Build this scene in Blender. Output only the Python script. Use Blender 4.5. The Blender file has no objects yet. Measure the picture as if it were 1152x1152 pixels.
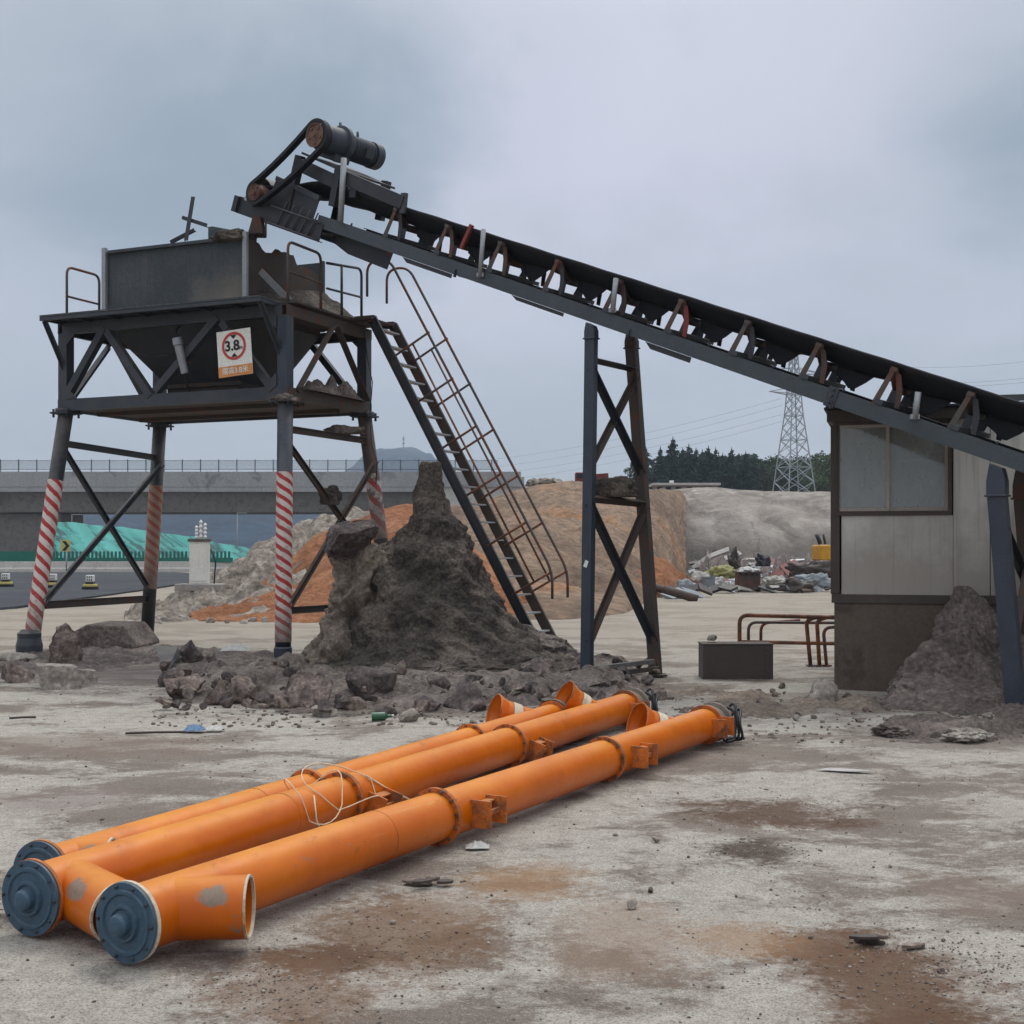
import bpy, bmesh, math, random
from mathutils import Vector, Matrix, noise, Quaternion
R = random.Random(7)
PI = math.pi
V = Vector
scene = bpy.context.scene
COL = scene.collection
F = 1450.0; CX = 576.0; HY = 617.0; EYE = 1.6

def P(px, py, d):
    return V(((px - CX) * d / F, d, EYE + (HY - py) * d / F))
def G(px, py, z=0.0):
    d = F * (EYE - z) / (py - HY)
    return V(((px - CX) * d / F, d, z))
def S(r, g, b):
    f = lambda c: (c / 255 / 12.92) if c <= 10 else ((c / 255 + .055) / 1.055) ** 2.4
    return (f(r), f(g), f(b), 1)

# ------------------------------------------------------------ mesh builder
def frame_of(d, up=V((0, 0, 1))):
    d = d.normalized()
    if abs(d.dot(up.normalized())) > .98: up = V((0, 1, 0)) if abs(d.y) < .9 else V((1, 0, 0))
    s = d.cross(up).normalized(); n = s.cross(d).normalized()
    return d, s, n

def arc_path(pts, r, n=5):
    pts = [V(p) for p in pts]; out = [pts[0]]
    for i in range(1, len(pts) - 1):
        a, b, c = pts[i-1], pts[i], pts[i+1]
        u = (a - b); w = (c - b); rr = min(r, u.length * .49, w.length * .49)
        p0 = b + u.normalized() * rr; p1 = b + w.normalized() * rr
        for k in range(n + 1):
            t = k / n; out.append(p0 * (1-t)**2 + b * 2*t*(1-t) + p1 * t*t)
    out.append(pts[-1]); return out

class MB:
    def __init__(s): s.v = []; s.f = []; s.sm = []; s.mi = []; s.cur = 0
    def add(s, vs, fs, smooth=False):
        o = len(s.v); s.v += [V(p) for p in vs]
        for f in fs: s.f.append([i + o for i in f]); s.sm.append(smooth); s.mi.append(s.cur)
        return s
    def box(s, c, size, M=None):
        c = V(c); x, y, z = [q / 2 for q in size]
        pts = [V((i * x, j * y, k * z)) for k in (-1, 1) for j in (-1, 1) for i in (-1, 1)]
        if M is not None: pts = [M @ p for p in pts]
        return s.add([c + p for p in pts], [(0,2,3,1),(4,5,7,6),(0,1,5,4),(2,6,7,3),(0,4,6,2),(1,3,7,5)])
    def beam(s, p0, p1, w, h, up=V((0,0,1))):
        return s.prof(p0, p1, [(-w/2,-h/2),(w/2,-h/2),(w/2,h/2),(-w/2,h/2)], up)
    def prof(s, p0, p1, pr, up=V((0,0,1))):
        p0, p1 = V(p0), V(p1); d, si, n = frame_of(p1 - p0, V(up)); k = len(pr)
        vs = [p0 + si*a + n*b for a, b in pr] + [p1 + si*a + n*b for a, b in pr]
        fs = [(i, (i+1) % k, (i+1) % k + k, i + k) for i in range(k)]
        return s.add(vs, fs + [tuple(range(k))[::-1], tuple(range(k, 2*k))])
    def channel(s, p0, p1, w, h, t, flip=1, up=V((0,0,1))):     # open C section
        pr = [(0,-h/2),(w,-h/2),(w,-h/2+t),(t,-h/2+t),(t,h/2-t),(w,h/2-t),(w,h/2),(0,h/2)]
        return s.prof(p0, p1, [(a*flip, b) for a, b in pr], up)
    def angle(s, p0, p1, w, t=.008, up=V((0,0,1)), fl=1):
        return s.prof(p0, p1, [(0,0),(w*fl,0),(w*fl,t),(t*fl,t),(t*fl,w),(0,w)], up)
    def tube(s, pts, r, n=8, caps=True, closed=False):
        pts = [V(p) for p in pts]; m = len(pts); rings = []
        rr = r if isinstance(r, (list, tuple)) else [r] * m
        prev = None
        for i in range(m):
            if closed: t = pts[(i+1) % m] - pts[i-1]
            else: t = pts[min(i+1, m-1)] - pts[max(i-1, 0)]
            if t.length < 1e-9: t = V((0,0,1))
            t.normalize()
            if prev is None: a = t.orthogonal().normalized()
            else:
                a = prev - t * prev.dot(t)
                a = a.normalized() if a.length > 1e-6 else t.orthogonal().normalized()
            prev = a; b = t.cross(a)
            rings.append([pts[i] + (a*math.cos(2*PI*k/n) + b*math.sin(2*PI*k/n)) * rr[i] for k in range(n)])
        vs = [p for q in rings for p in q]; fs = []
        for i in range(m if closed else m - 1):
            j = (i + 1) % m
            for k in range(n): fs.append((i*n+k, i*n+(k+1) % n, j*n+(k+1) % n, j*n+k))
        o = len(s.v); s.add(vs, fs, True)
        if caps and not closed:
            s.f.append([o + k for k in range(n)][::-1]); s.sm.append(False); s.mi.append(s.cur)
            s.f.append([o + (m-1)*n + k for k in range(n)]); s.sm.append(False); s.mi.append(s.cur)
        return s
    def cyl(s, p0, p1, r0, r1=None, n=20, caps=True):
        return s.tube([p0, p1], [r0, r0 if r1 is None else r1], n, caps)
    def lathe(s, p0, ax, prof, n=28):           # prof: (t along axis, radius) list; edges kept crisp by splitting
        p0 = V(p0); ax = V(ax).normalized(); a = ax.orthogonal().normalized(); b = ax.cross(a)
        for i in range(len(prof) - 1):
            (t0, r0), (t1, r1) = prof[i], prof[i+1]
            vs = []
            for t, r in ((t0, r0), (t1, r1)):
                vs += [p0 + ax*t + (a*math.cos(2*PI*k/n) + b*math.sin(2*PI*k/n)) * max(r, 1e-4) for k in range(n)]
            s.add(vs, [(k, (k+1) % n, (k+1) % n + n, k + n) for k in range(n)], True)
        return s
    def plate(s, pts, th):                        # polygon given a thickness vector
        pts = [V(p) for p in pts]; th = V(th); k = len(pts)
        return s.add(pts + [p + th for p in pts], [tuple(range(k))[::-1], tuple(range(k, 2*k))] +
                     [(i, (i+1) % k, (i+1) % k + k, i + k) for i in range(k)])
    def merge(s, vs, fs, smooth=True): return s.add(vs, fs, smooth)
    def build(s, name, mats, parent=None, bevel=0, origin=None, sharp=None):
        if not isinstance(mats, (list, tuple)): mats = [mats]
        me = bpy.data.meshes.new(name)
        pw = V((0,0,0)); q_ = parent
        while q_ is not None: pw = pw + V(q_.location); q_ = q_.parent
        if parent is not None: o0 = pw if origin is None else V(origin)
        elif origin is not None: o0 = V(origin)
        else:
            xs = [p.x for p in s.v]; ys = [p.y for p in s.v]; zs = [p.z for p in s.v]
            o0 = V(((min(xs)+max(xs))/2, (min(ys)+max(ys))/2, min(zs)))
        me.from_pydata([tuple(p - o0) for p in s.v], [], s.f)
        for m in mats: me.materials.append(m)
        me.polygons.foreach_set('use_smooth', s.sm)
        me.polygons.foreach_set('material_index', s.mi)
        bm = bmesh.new(); bm.from_mesh(me)
        bmesh.ops.recalc_face_normals(bm, faces=bm.faces); bm.to_mesh(me); bm.free()
        if sharp: me.set_sharp_from_angle(angle=math.radians(sharp))
        me.update()
        o = bpy.data.objects.new(name, me); COL.objects.link(o)
        if parent is not None:
            o.parent = parent
            if origin is not None: o.location = o0 - pw
        else: o.location = o0
        if bevel:
            b = o.modifiers.new('bevel', 'BEVEL'); b.width = bevel; b.segments = 2
            b.limit_method = 'ANGLE'; b.angle_limit = math.radians(50)
        return o

def tag(o, label=None, cat=None, group=None, kind=None):
    if label: o['label'] = label
    if cat: o['category'] = cat
    if group: o['group'] = group
    if kind: o['kind'] = kind
    return o
def thing(name, label, cat, loc=(0,0,0), group=None, rz=0):
    o = bpy.data.objects.new(name, None); COL.objects.link(o)
    o.empty_display_size = .2; o.location = loc; o.rotation_euler = (0, 0, rz)
    return tag(o, label, cat, group)
def dup(root, loc, rz=0, label=None, scale=None):
    r = root.copy(); COL.objects.link(r); r.location = loc; r.rotation_euler = (0, 0, rz)
    if scale: r.scale = scale
    if label: r['label'] = label
    for ch in list(root.children):
        c = ch.copy(); COL.objects.link(c); c.parent = r
        for g in list(ch.children):
            d = g.copy(); COL.objects.link(d); d.parent = c
    return r

# ------------------------------------------------------------ materials
class NT:
    def __init__(s, name):
        s.m = bpy.data.materials.new(name); s.m.use_nodes = True
        s.t = s.m.node_tree; s.b = s.t.nodes['Principled BSDF']; s.out = s.t.nodes['Material Output']
        s.tc = s.n('ShaderNodeTexCoord')
    def n(s, ty, **kw):
        x = s.t.nodes.new(ty)
        for k, v in kw.items(): setattr(x, k, v)
        return x
    def l(s, a, b): s.t.links.new(a, b)
    def coord(s, scale=(1,1,1), rot=(0,0,0), out='Object'):
        m = s.n('ShaderNodeMapping'); m.inputs['Scale'].default_value = scale; m.inputs['Rotation'].default_value = rot
        s.l(s.tc.outputs[out], m.inputs['Vector']); return m.outputs[0]
    def noise(s, scale, detail=6, rough=.6, vec=None, dist=0):
        x = s.n('ShaderNodeTexNoise'); x.inputs['Scale'].default_value = scale
        x.inputs['Detail'].default_value = detail; x.inputs['Roughness'].default_value = rough
        x.inputs['Distortion'].default_value = dist
        s.l(vec if vec is not None else s.tc.outputs['Object'], x.inputs['Vector']); return x.outputs['Fac']
    def voro(s, scale, vec=None, feature='F1', out='Distance'):
        x = s.n('ShaderNodeTexVoronoi', feature=feature); x.inputs['Scale'].default_value = scale
        s.l(vec if vec is not None else s.tc.outputs['Object'], x.inputs['Vector']); return x.outputs[out]
    def ramp(s, fac, stops, interp='LINEAR'):
        r = s.n('ShaderNodeValToRGB'); e = r.color_ramp.elements; r.color_ramp.interpolation = interp
        while len(e) < len(stops): e.new(.5)
        for i, (p, c) in enumerate(stops):
            e[i].position = p; e[i].color = c if hasattr(c, '__len__') else (c, c, c, 1)
        s.l(fac, r.inputs[0]); return r.outputs[0]
    def mix(s, fac, a, b, mode='MIX'):
        x = s.n('ShaderNodeMix', data_type='RGBA', blend_type=mode)
        for sock, val in ((x.inputs[0], fac), (x.inputs[6], a), (x.inputs[7], b)):
            if hasattr(val, 'is_output'): s.l(val, sock)
            else: sock.default_value = val
        return x.outputs[2]
    def math(s, op, a, b=None, clamp=False):
        x = s.n('ShaderNodeMath', operation=op, use_clamp=clamp)
        for i, val in enumerate((a, b)):
            if val is None: continue
            if hasattr(val, 'is_output'): s.l(val, x.inputs[i])
            else: x.inputs[i].default_value = val
        return x.outputs[0]
    def bump(s, h, strength=.3, dist=.02, prev=None):
        x = s.n('ShaderNodeBump'); x.inputs['Strength'].default_value = strength; x.inputs['Distance'].default_value = dist
        s.l(h, x.inputs['Height'])
        if prev is not None: s.l(prev, x.inputs['Normal'])
        return x.outputs[0]
    def upness(s):
        g = s.n('ShaderNodeNewGeometry'); q = s.n('ShaderNodeSeparateXYZ'); s.l(g.outputs['Normal'], q.inputs[0]); return q.outputs[2]
    def done(s, color=None, rough=None, normal=None, metal=None, spec=None):
        b = s.b
        for k, val in (('Base Color', color), ('Roughness', rough), ('Normal', normal), ('Metallic', metal), ('Specular IOR Level', spec)):
            if val is None: continue
            if hasattr(val, 'is_output'): s.l(val, b.inputs[k])
            else: b.inputs[k].default_value = val
        return s.m

def sh(c, k): return (c[0]*k, c[1]*k, c[2]*k, 1)
def paint(name, c, rough=.5, rust=None, rust_amt=.62, dust=None, dust_amt=.5, var=.25, scale=2.5, bump=.15, metal=0, spec=.4):
    """painted or bare surface: mottled colour, optional rust patches, optional dust lying on what faces up"""
    m = NT(name)
    n1 = m.noise(scale, 7, .65); col = m.ramp(n1, [(.3, sh(c, 1-var)), (.5, c), (.72, sh(c, 1+var))])
    fine = m.noise(scale*18, 5, .7)
    col = m.mix(m.ramp(fine, [(.42, 0.0), (.62, .55)]), col, sh(c, .6))
    drip = m.ramp(m.noise(scale*1.3, 7, .7, m.coord((5, 5, .5))), [(.52, 0.0), (.74, .45)]); col = m.mix(drip, col, sh(c, .62))
    ro = m.math('ADD', m.math('MULTIPLY', n1, .25), rough - .12)
    if rust:
        k = m.noise(scale*1.7, 9, .72, dist=.4)
        msk = m.ramp(k, [(rust_amt-.04, 0.0), (rust_amt+.06, 1.0)])
        col = m.mix(msk, col, m.mix(fine, sh(rust, .6), sh(rust, 1.3)))
        ro = m.math('ADD', ro, m.math('MULTIPLY', msk, .25), True)
    if dust:
        up = m.math('MULTIPLY', m.math('ADD', m.ramp(m.upness(), [(.2, 0.0), (.9, 1.0)]), .14), dust_amt)
        k = m.ramp(m.noise(scale*1.1, 8, .7), [(.35, .1), (.65, 1.0)])
        d = m.math('MULTIPLY', up, k, True)
        col = m.mix(d, col, dust); ro = m.math('ADD', ro, m.math('MULTIPLY', d, .35), True)
    return m.done(col, ro, m.bump(fine, bump, .006), metal, spec)

def earth(name, stops, scale=1.2, fine=25, bump=.8, bd=.05, rough=.93, speck=None, vs=None):
    m = NT(name); n1 = m.noise(scale, 9, .66)
    col = m.ramp(n1, stops); f = m.noise(fine, 8, .75)
    col = m.mix(m.ramp(f, [(.36, .7), (.56, 0.0)]), col, sh(stops[0][1], .45))
    col = m.mix(m.ramp(f, [(.55, 0.0), (.72, .55)]), col, sh(stops[-1][1], 1.25))
    v = m.voro(vs or fine*.8)
    if speck: col = m.mix(m.ramp(m.noise(fine*.7, 4, .8), [(.62, 0.0), (.72, .8)]), col, speck)
    nb = m.bump(m.noise(fine*.35, 8, .7), bump, bd)
    nb = m.bump(v, bump*.6, bd*.35, nb); nb = m.bump(f, bump*.5, bd*.2, nb)
    return m.done(col, rough, nb, 0, .2)

DUST = S(150, 140, 126); RUST = S(120, 66, 42)
M_STEEL = paint('steel_paint', S(48, 54, 62), .5, RUST, .68, DUST, .55)
M_STEELB = paint('steel_paint_bluish', S(48, 57, 70), .45, RUST, .72, DUST, .3)
M_STEELD = paint('steel_paint_dark', S(36, 40, 47), .55, RUST, .66, DUST, .4)
M_BEAM = paint('conveyor_beam_paint', S(58, 68, 74), .5, RUST, .7, DUST, .4)
M_BROWNST = paint('steel_muddy', S(70, 61, 55), .75, S(100, 62, 44), .58, S(120, 108, 96), .5)
M_HOPPER = paint('hopper_sheet', S(56, 63, 68), .55, S(104, 98, 90), .6, DUST, .5, scale=1.1)
M_GALV = paint('galvanised_pipe', S(150, 152, 154), .45, S(120, 105, 95), .68, var=.15, metal=.3)
M_RAIL = paint('rail_pipe', S(82, 74, 72), .5, S(124, 74, 50), .52)
M_RAILO = paint('rail_pipe_rusty', S(136, 84, 54), .6, S(96, 66, 52), .5)
M_RUBBER = paint('belt_rubber', S(31, 32, 37), .65, S(50, 46, 46), .6, S(80, 74, 70), .15, var=.2, spec=.3)
M_IDLER = paint('idler_bracket', S(76, 71, 68), .6, S(92, 66, 52), .5, DUST, .3)
M_ROLLER = paint('idler_roller', S(64, 53, 48), .6, S(98, 62, 48), .52)
M_REDPAINT = paint('red_paint', S(124, 50, 44), .6, S(84, 58, 48), .55)
M_SHEAVE = paint('sheave_rust', S(104, 76, 62), .6, S(90, 56, 44), .55)
M_MOTOR = paint('motor_casing', S(44, 53, 64), .5, S(78, 64, 58), .66, DUST, .3)
def orange(spots=(), nm='orange_paint'):
    m = NT(nm); c = S(198, 98, 0)
    n1 = m.noise(1.3, 7, .6); col = m.ramp(n1, [(.3, S(182, 82, 0)), (.55, c), (.75, S(212, 116, 2))])
    fine = m.noise(55, 6, .75)
    rot_ = m.coord((1,1,1), (0, 0, .5)); mp_ = lambda sc: (lambda q: (m.l(rot_, q.inputs['Vector']), setattr(q.inputs['Scale'], 'default_value', sc), q.outputs[0])[2])(m.n('ShaderNodeMapping'))
    sv = mp_((11, .45, 11)); pm = m.ramp(m.noise(1.3, 8, .7, mp_((1.6, .5, 1.6))), [(.645, 0.0), (.665, .75)])
    col = m.mix(m.math('MULTIPLY', pm, m.ramp(fine, [(.35, .4), (.6, 1.0)])), col, S(150, 128, 98))
    scr = m.ramp(m.noise(2.2, 8, .75, sv, .3), [(.64, 0.0), (.7, .6)])
    col = m.mix(scr, col, S(196, 150, 96))
    chip = m.ramp(m.noise(4.2, 9, .8), [(.625, 0.0), (.645, .9)])
    col = m.mix(chip, col, S(128, 112, 98))
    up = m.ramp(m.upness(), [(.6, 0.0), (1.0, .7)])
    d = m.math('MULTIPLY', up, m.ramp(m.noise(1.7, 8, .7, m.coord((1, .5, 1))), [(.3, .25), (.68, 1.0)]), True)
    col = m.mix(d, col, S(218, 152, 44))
    for sp_, rx, rz in spots:          # scuffs down to grey primer
        d_ = m.n('ShaderNodeVectorMath', operation='SUBTRACT'); m.l(m.tc.outputs['Object'], d_.inputs[0]); d_.inputs[1].default_value = sp_
        q_ = m.n('ShaderNodeVectorMath', operation='MULTIPLY'); m.l(d_.outputs[0], q_.inputs[0]); q_.inputs[1].default_value = (1/rx, .6/rx, 1/rz); e_ = m.n('ShaderNodeVectorMath', operation='LENGTH'); m.l(q_.outputs[0], e_.inputs[0])
        k_ = m.math('ADD', e_.outputs['Value'], m.math('MULTIPLY', m.math('SUBTRACT', m.noise(13, 7, .75), .5), 1.8))
        col = m.mix(m.ramp(k_, [(.7, .92), (.95, 0.0)]), col, m.mix(fine, S(96, 88, 78), S(150, 138, 120)))
    grime = m.ramp(m.noise(3.5, 9, .7), [(.55, 0.0), (.75, .45)])
    col = m.mix(grime, col, S(140, 70, 16)); col = m.mix(m.ramp(m.noise(9, 8, .8, m.coord((1,.35,1))), [(.6, 0.0), (.68, .6)]), col, S(134, 74, 20))
    ro = m.math('ADD', m.math('MULTIPLY', fine, .2), m.math('ADD', .2, m.math('MULTIPLY', d, .3)), True)
    return m.done(col, ro, m.bump(m.noise(2.4, 3, .5), .35, .05, m.bump(fine, .12, .004)), 0, .34)
M_ORANGE = orange()
M_ORANGE_R = paint('orange_flange', S(196, 104, 34), .6, S(116, 72, 48), .52, S(170, 140, 100), .4)
M_NAVY = paint('navy_cap', S(60, 86, 104), .45, S(116, 112, 104), .62, S(120, 118, 110), .2, var=.2)
M_CREAM = paint('cream_band', S(205, 192, 168), .7, S(160, 130, 100), .6)
M_CONC = paint('concrete', S(158, 152, 144), .85, S(118, 110, 102), .58, var=.2, scale=1.5, bump=.4)
M_CONCD = paint('concrete_dark', S(104, 100, 96), .88, S(84, 78, 74), .56, var=.2, scale=1.2, bump=.4)
M_CONC_LIGHT = paint('concrete_pale', S(182, 178, 172), .85, S(140, 132, 124), .62, var=.12, scale=.6, bump=.2)
M_GIRDER = paint('bridge_concrete', S(150, 150, 150), .85, S(116, 114, 112), .6, var=.15, scale=.25, bump=.2)
M_WHITE = paint('white_paint', S(226, 224, 214), .6, S(176, 164, 146), .66, var=.08)
M_BLACK = paint('black_paint', S(28, 28, 30), .6, var=.15)
M_YELLOW = paint('yellow_paint', S(206, 190, 110), .6, S(150, 136, 90), .66, var=.1)
M_YELLOWM = paint('machine_yellow', S(206, 150, 34), .5, S(120, 96, 60), .66)
M_WIRE = paint('cream_wire', S(222, 202, 170), .6, var=.1)
M_HOSE = paint('black_hose', S(32, 34, 38), .5, var=.15)
M_GREYCAP = paint('end_cap_grey', S(118, 106, 94), .7, S(90, 76, 64), .55, DUST, .5)

M_MUD = earth('wet_concrete_mud', [(.34, S(64, 59, 55)), (.5, S(94, 86, 79)), (.64, S(130, 119, 108))], 2.0, 26, 1.0, .09)
M_MUDB = earth('dried_mud', [(.3, S(104, 94, 86)), (.5, S(130, 117, 104)), (.72, S(160, 145, 128))], 1.8, 20, .9, .05)
M_MUDG = earth('crumbly_mud', [(.32, S(98, 88, 83)), (.5, S(126, 115, 107)), (.66, S(152, 140, 130))], 2.2, 18, 1.0, .08)
M_ROCK = earth('brown_rock', [(.3, S(92, 80, 75)), (.45, S(132, 117, 108)), (.58, S(158, 143, 131)), (.7, S(190, 178, 164))], 3.2, 16, 1.0, .08)
M_ROCKP = earth('pale_rock', [(.28, S(122, 114, 104)), (.5, S(156, 147, 136)), (.75, S(190, 183, 172))], 3.0, 14, .7, .04)
M_ROCKD = earth('dark_rock', [(.3, S(74, 66, 64)), (.48, S(110, 99, 95)), (.66, S(146, 133, 126))], 3.0, 16, 1.0, .08)
M_RED_SOIL = earth('orange_soil', [(.3, S(128, 84, 58)), (.5, S(150, 100, 68)), (.7, S(168, 122, 88))], .55, 5, .8, .2)
M_BROWN_SOIL = earth('brown_soil', [(.3, S(108, 90, 74)), (.46, S(134, 113, 94)), (.56, S(152, 130, 108)), (.66, S(160, 118, 84))], .16, 2.6, .9, .35)
M_SCREE = earth('grey_scree', [(.3, S(108, 98, 88)), (.48, S(150, 139, 126)), (.64, S(186, 176, 162))], 1.4, 4, 1.0, .3, speck=S(190, 184, 172))
def cliffmat():
    m = NT('shotcrete'); vz = m.coord((.35, .35, .07))
    col = m.ramp(m.noise(.45, 9, .68), [(.3, S(120, 112, 103)), (.5, S(146, 138, 128)), (.7, S(168, 160, 149))])
    st = m.ramp(m.noise(1.2, 8, .7, vz, .6), [(.5, 0.0), (.66, .85)])
    col = m.mix(st, col, S(100, 92, 84))
    lt = m.ramp(m.noise(.28, 8, .75, None, 1.2), [(.6, 0.0), (.68, .6)]); col = m.mix(lt, col, S(206, 197, 182))
    sp = m.ramp(m.noise(2.2, 8, .8), [(.64, 0.0), (.7, .6)]); col = m.mix(sp, col, S(112, 106, 100))
    return m.done(col, .92, m.bump(m.noise(2.5, 9, .7), .8, .16), 0, .2)
M_CLIFF = cliffmat()
def tarpmat():
    m = NT('green_netting'); v = m.coord((.35, .12, 1.1), (0, .18, .3))
    sx = m.n('ShaderNodeSeparateXYZ'); m.l(m.tc.outputs['Object'], sx.inputs[0]); cb = m.n('ShaderNodeCombineXYZ'); m.l(m.math('ADD', m.math('MULTIPLY', sx.outputs[0], .42), sx.outputs[2]), cb.inputs[0]); m.l(m.math('MULTIPLY', sx.outputs[0], .05), cb.inputs[1])
    f = m.noise(1.5, 5, .55, cb.outputs[0], .15)
    col = m.ramp(f, [(.40, S(50, 134, 124)), (.455, S(14, 66, 66)), (.475, S(14, 66, 66)), (.52, S(44, 130, 120)), (.7, S(70, 152, 142))])
    return m.done(col, .7, m.bump(f, .6, .3), 0, .3)
M_TARP = tarpmat()
M_HILL = earth('hazed_far_woods', [(.3, S(20, 40, 58)), (.5, S(28, 52, 72)), (.7, S(44, 68, 84))], .012, .08, .6, 6)  # blue tint puts distance haze into the colour of the woods
M_ASPHALT = earth('asphalt', [(.3, S(52, 54, 58)), (.5, S(62, 64, 68)), (.72, S(80, 80, 82))], .2, 10, .3, .02, rough=.85)
M_GREENF = paint('green_fence', S(20, 104, 88), .6, var=.15)
M_GREENL = paint('green_fence_light', S(44, 150, 130), .6, var=.15)

def groundmat():
    m = NT('yard_ground'); t = m.t
    far = m.coord((1, 1, 1))
    st = m.coord((.75, 1.0, 1), (0, 0, .12))
    a = m.noise(.55, 10, .68, st, .35); b = m.noise(1.7, 10, .72, st, .5); c = m.noise(9, 8, .75); f = m.noise(70, 6, .8); g = m.noise(22, 8, .75)
    brown = m.ramp(b, [(.3, S(106, 95, 85)), (.5, S(127, 116, 105)), (.7, S(143, 133, 121))])
    pale = m.ramp(c, [(.3, S(158, 151, 140)), (.6, S(192, 186, 174))])
    k = m.math('ADD', m.math('MULTIPLY', a, .62), m.math('MULTIPLY', b, .38))
    k = m.math('ADD', k, m.math('MULTIPLY', m.math('SUBTRACT', g, .5), .16))
    col = m.mix(m.ramp(k, [(.462, 0.0), (.515, .92)]), brown, pale)
    dk = m.noise(.8, 10, .7, m.coord((.75, 1.05, 1), (0, 0, -.2)), .6)
    col = m.mix(m.ramp(dk, [(.57, 0.0), (.68, .4)]), col, S(132, 121, 109))
    rd = m.noise(.42, 9, .7, m.coord((.7, 1.2, 1), (0, 0, .4)), .5)
    col = m.mix(m.ramp(rd, [(.6, 0.0), (.7, .35)]), col, S(150, 122, 96))
    col = m.mix(m.ramp(f, [(.38, .75), (.5, 0.0)]), col, S(92, 84, 76))
    col = m.mix(m.ramp(f, [(.58, 0.0), (.68, .6)]), col, S(204, 188, 174))
    f3 = m.noise(150, 3, .7); col = m.mix(m.ramp(f3, [(.36, .55), (.5, 0.0)]), col, S(104, 94, 84)); col = m.mix(m.ramp(f3, [(.56, 0.0), (.7, .5)]), col, S(214, 208, 196))
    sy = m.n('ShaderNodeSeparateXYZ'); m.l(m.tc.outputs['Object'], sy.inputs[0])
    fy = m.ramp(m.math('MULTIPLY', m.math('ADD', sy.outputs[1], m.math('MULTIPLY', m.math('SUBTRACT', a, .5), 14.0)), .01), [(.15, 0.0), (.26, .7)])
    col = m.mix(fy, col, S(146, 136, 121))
    # spilled soil: patches with a shape of their own
    wob = m.n('ShaderNodeTexNoise'); wob.inputs['Scale'].default_value = 1.6; wob.inputs['Detail'].default_value = 9; wob.inputs['Roughness'].default_value = .72
    m.l(m.tc.outputs['Object'], wob.inputs['Vector'])
    for (px, py, rx, ry, cc, s) in STAINS:
        p = G(px, py); w = m.n('ShaderNodeVectorMath', operation='MULTIPLY_ADD')
        m.l(wob.outputs['Color'], w.inputs[0]); w.inputs[1].default_value = (1.5*rx, 1.5*ry, 0)
        m.l(m.tc.outputs['Object'], w.inputs[2])
        s1 = m.n('ShaderNodeVectorMath', operation='SUBTRACT'); m.l(w.outputs[0], s1.inputs[0]); s1.inputs[1].default_value = (p.x + .75*rx, p.y + .75*ry, 0)
        mm = m.n('ShaderNodeVectorMath', operation='MULTIPLY'); m.l(s1.outputs[0], mm.inputs[0]); mm.inputs[1].default_value = (1/rx, 1/ry, 0)
        le = m.n('ShaderNodeVectorMath', operation='LENGTH'); m.l(mm.outputs[0], le.inputs[0])
        kk = m.math('ADD', m.math('ADD', le.outputs['Value'], m.math('MULTIPLY', m.math('SUBTRACT', g, .5), 1.5)), m.math('MULTIPLY', m.math('SUBTRACT', b, .5), 1.6))
        fac = m.ramp(kk, [(.5, s), (1.0, 0.0)])
        col = m.mix(fac, col, m.mix(g, sh(cc, .75), sh(cc, 1.2)))
    nb = m.bump(b, .45, .08); nb = m.bump(g, .6, .02, nb); nb = m.bump(f, .7, .008, nb)
    return m.done(col, .92, nb, 0, .22)
STAINS = [(870, 912, .62, .55, S(92, 70, 54), .9), (850, 955, .3, .3, S(78, 64, 56), .9), (985, 1105, .5, .8, S(100, 73, 53), .9), (930, 1060, .3, .3, S(108, 82, 62), .75),
          (440, 1050, .5, .7, S(112, 84, 60), .75), (380, 1075, .25, .3, S(96, 70, 52), .85), (330, 1115, .4, .5, S(118, 90, 68), .65), (500, 1020, .35, .4, S(122, 96, 72), .6), (585, 990, .4, .4, S(146, 112, 78), .7),
          (840, 1050, .3, .3, S(150, 116, 84), .6), (100, 835, 1.6, .8, S(126, 112, 100), .6), (1090, 1000, .35, .5, S(128, 112, 100), .55),
          (60, 900, .7, .6, S(132, 118, 112), .55), (700, 1050, .4, .6, S(146, 122, 102), .5), (440, 775, 4.2, 2.0, S(96, 86, 80), .75), (130, 760, 1.8, 1.6, S(104, 94, 88), .75),
          (960, 790, 2.4, 1.0, S(120, 108, 98), .7), (1060, 830, 1.3, .8, S(112, 100, 92), .7)]
M_GROUND = groundmat()
# ============================================================ SETTING
def fbm(p, o=6, h=.9, l=2.1): return noise.fractal(V(p), h, l, o)
def gz(x, y):
    k = max(0, min(1, (60 - y) / 30)) * max(0, min(1, (40 - abs(x)) / 20))
    return k * (.016 * fbm((x*.7, y*.7, 3.1), 5) + .006 * fbm((x*4, y*4, 7.7), 4)) - .012
def sinh_axis(lim, n, k): return [lim * math.sinh(k * (2*i/n - 1)) / math.sinh(k) for i in range(n + 1)]
def ground():
    xs = sinh_axis(3500, 230, 8.2)
    ys = [-300, -80, -25, -8, -2, 0]; y = 1.2
    while y < 4000: ys.append(y); y += max(.05, y * .016)
    b = MB(); n = len(xs)
    vs = [(x, y, gz(x, y)) for y in ys for x in xs]
    fs = [(j*n+i, j*n+i+1, (j+1)*n+i+1, (j+1)*n+i) for j in range(len(ys)-1) for i in range(n-1)]
    b.add(vs, fs, True)
    o = b.build('ground', M_GROUND, origin=(0, 0, 0)); tag(o, kind='structure')
ground()
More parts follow.
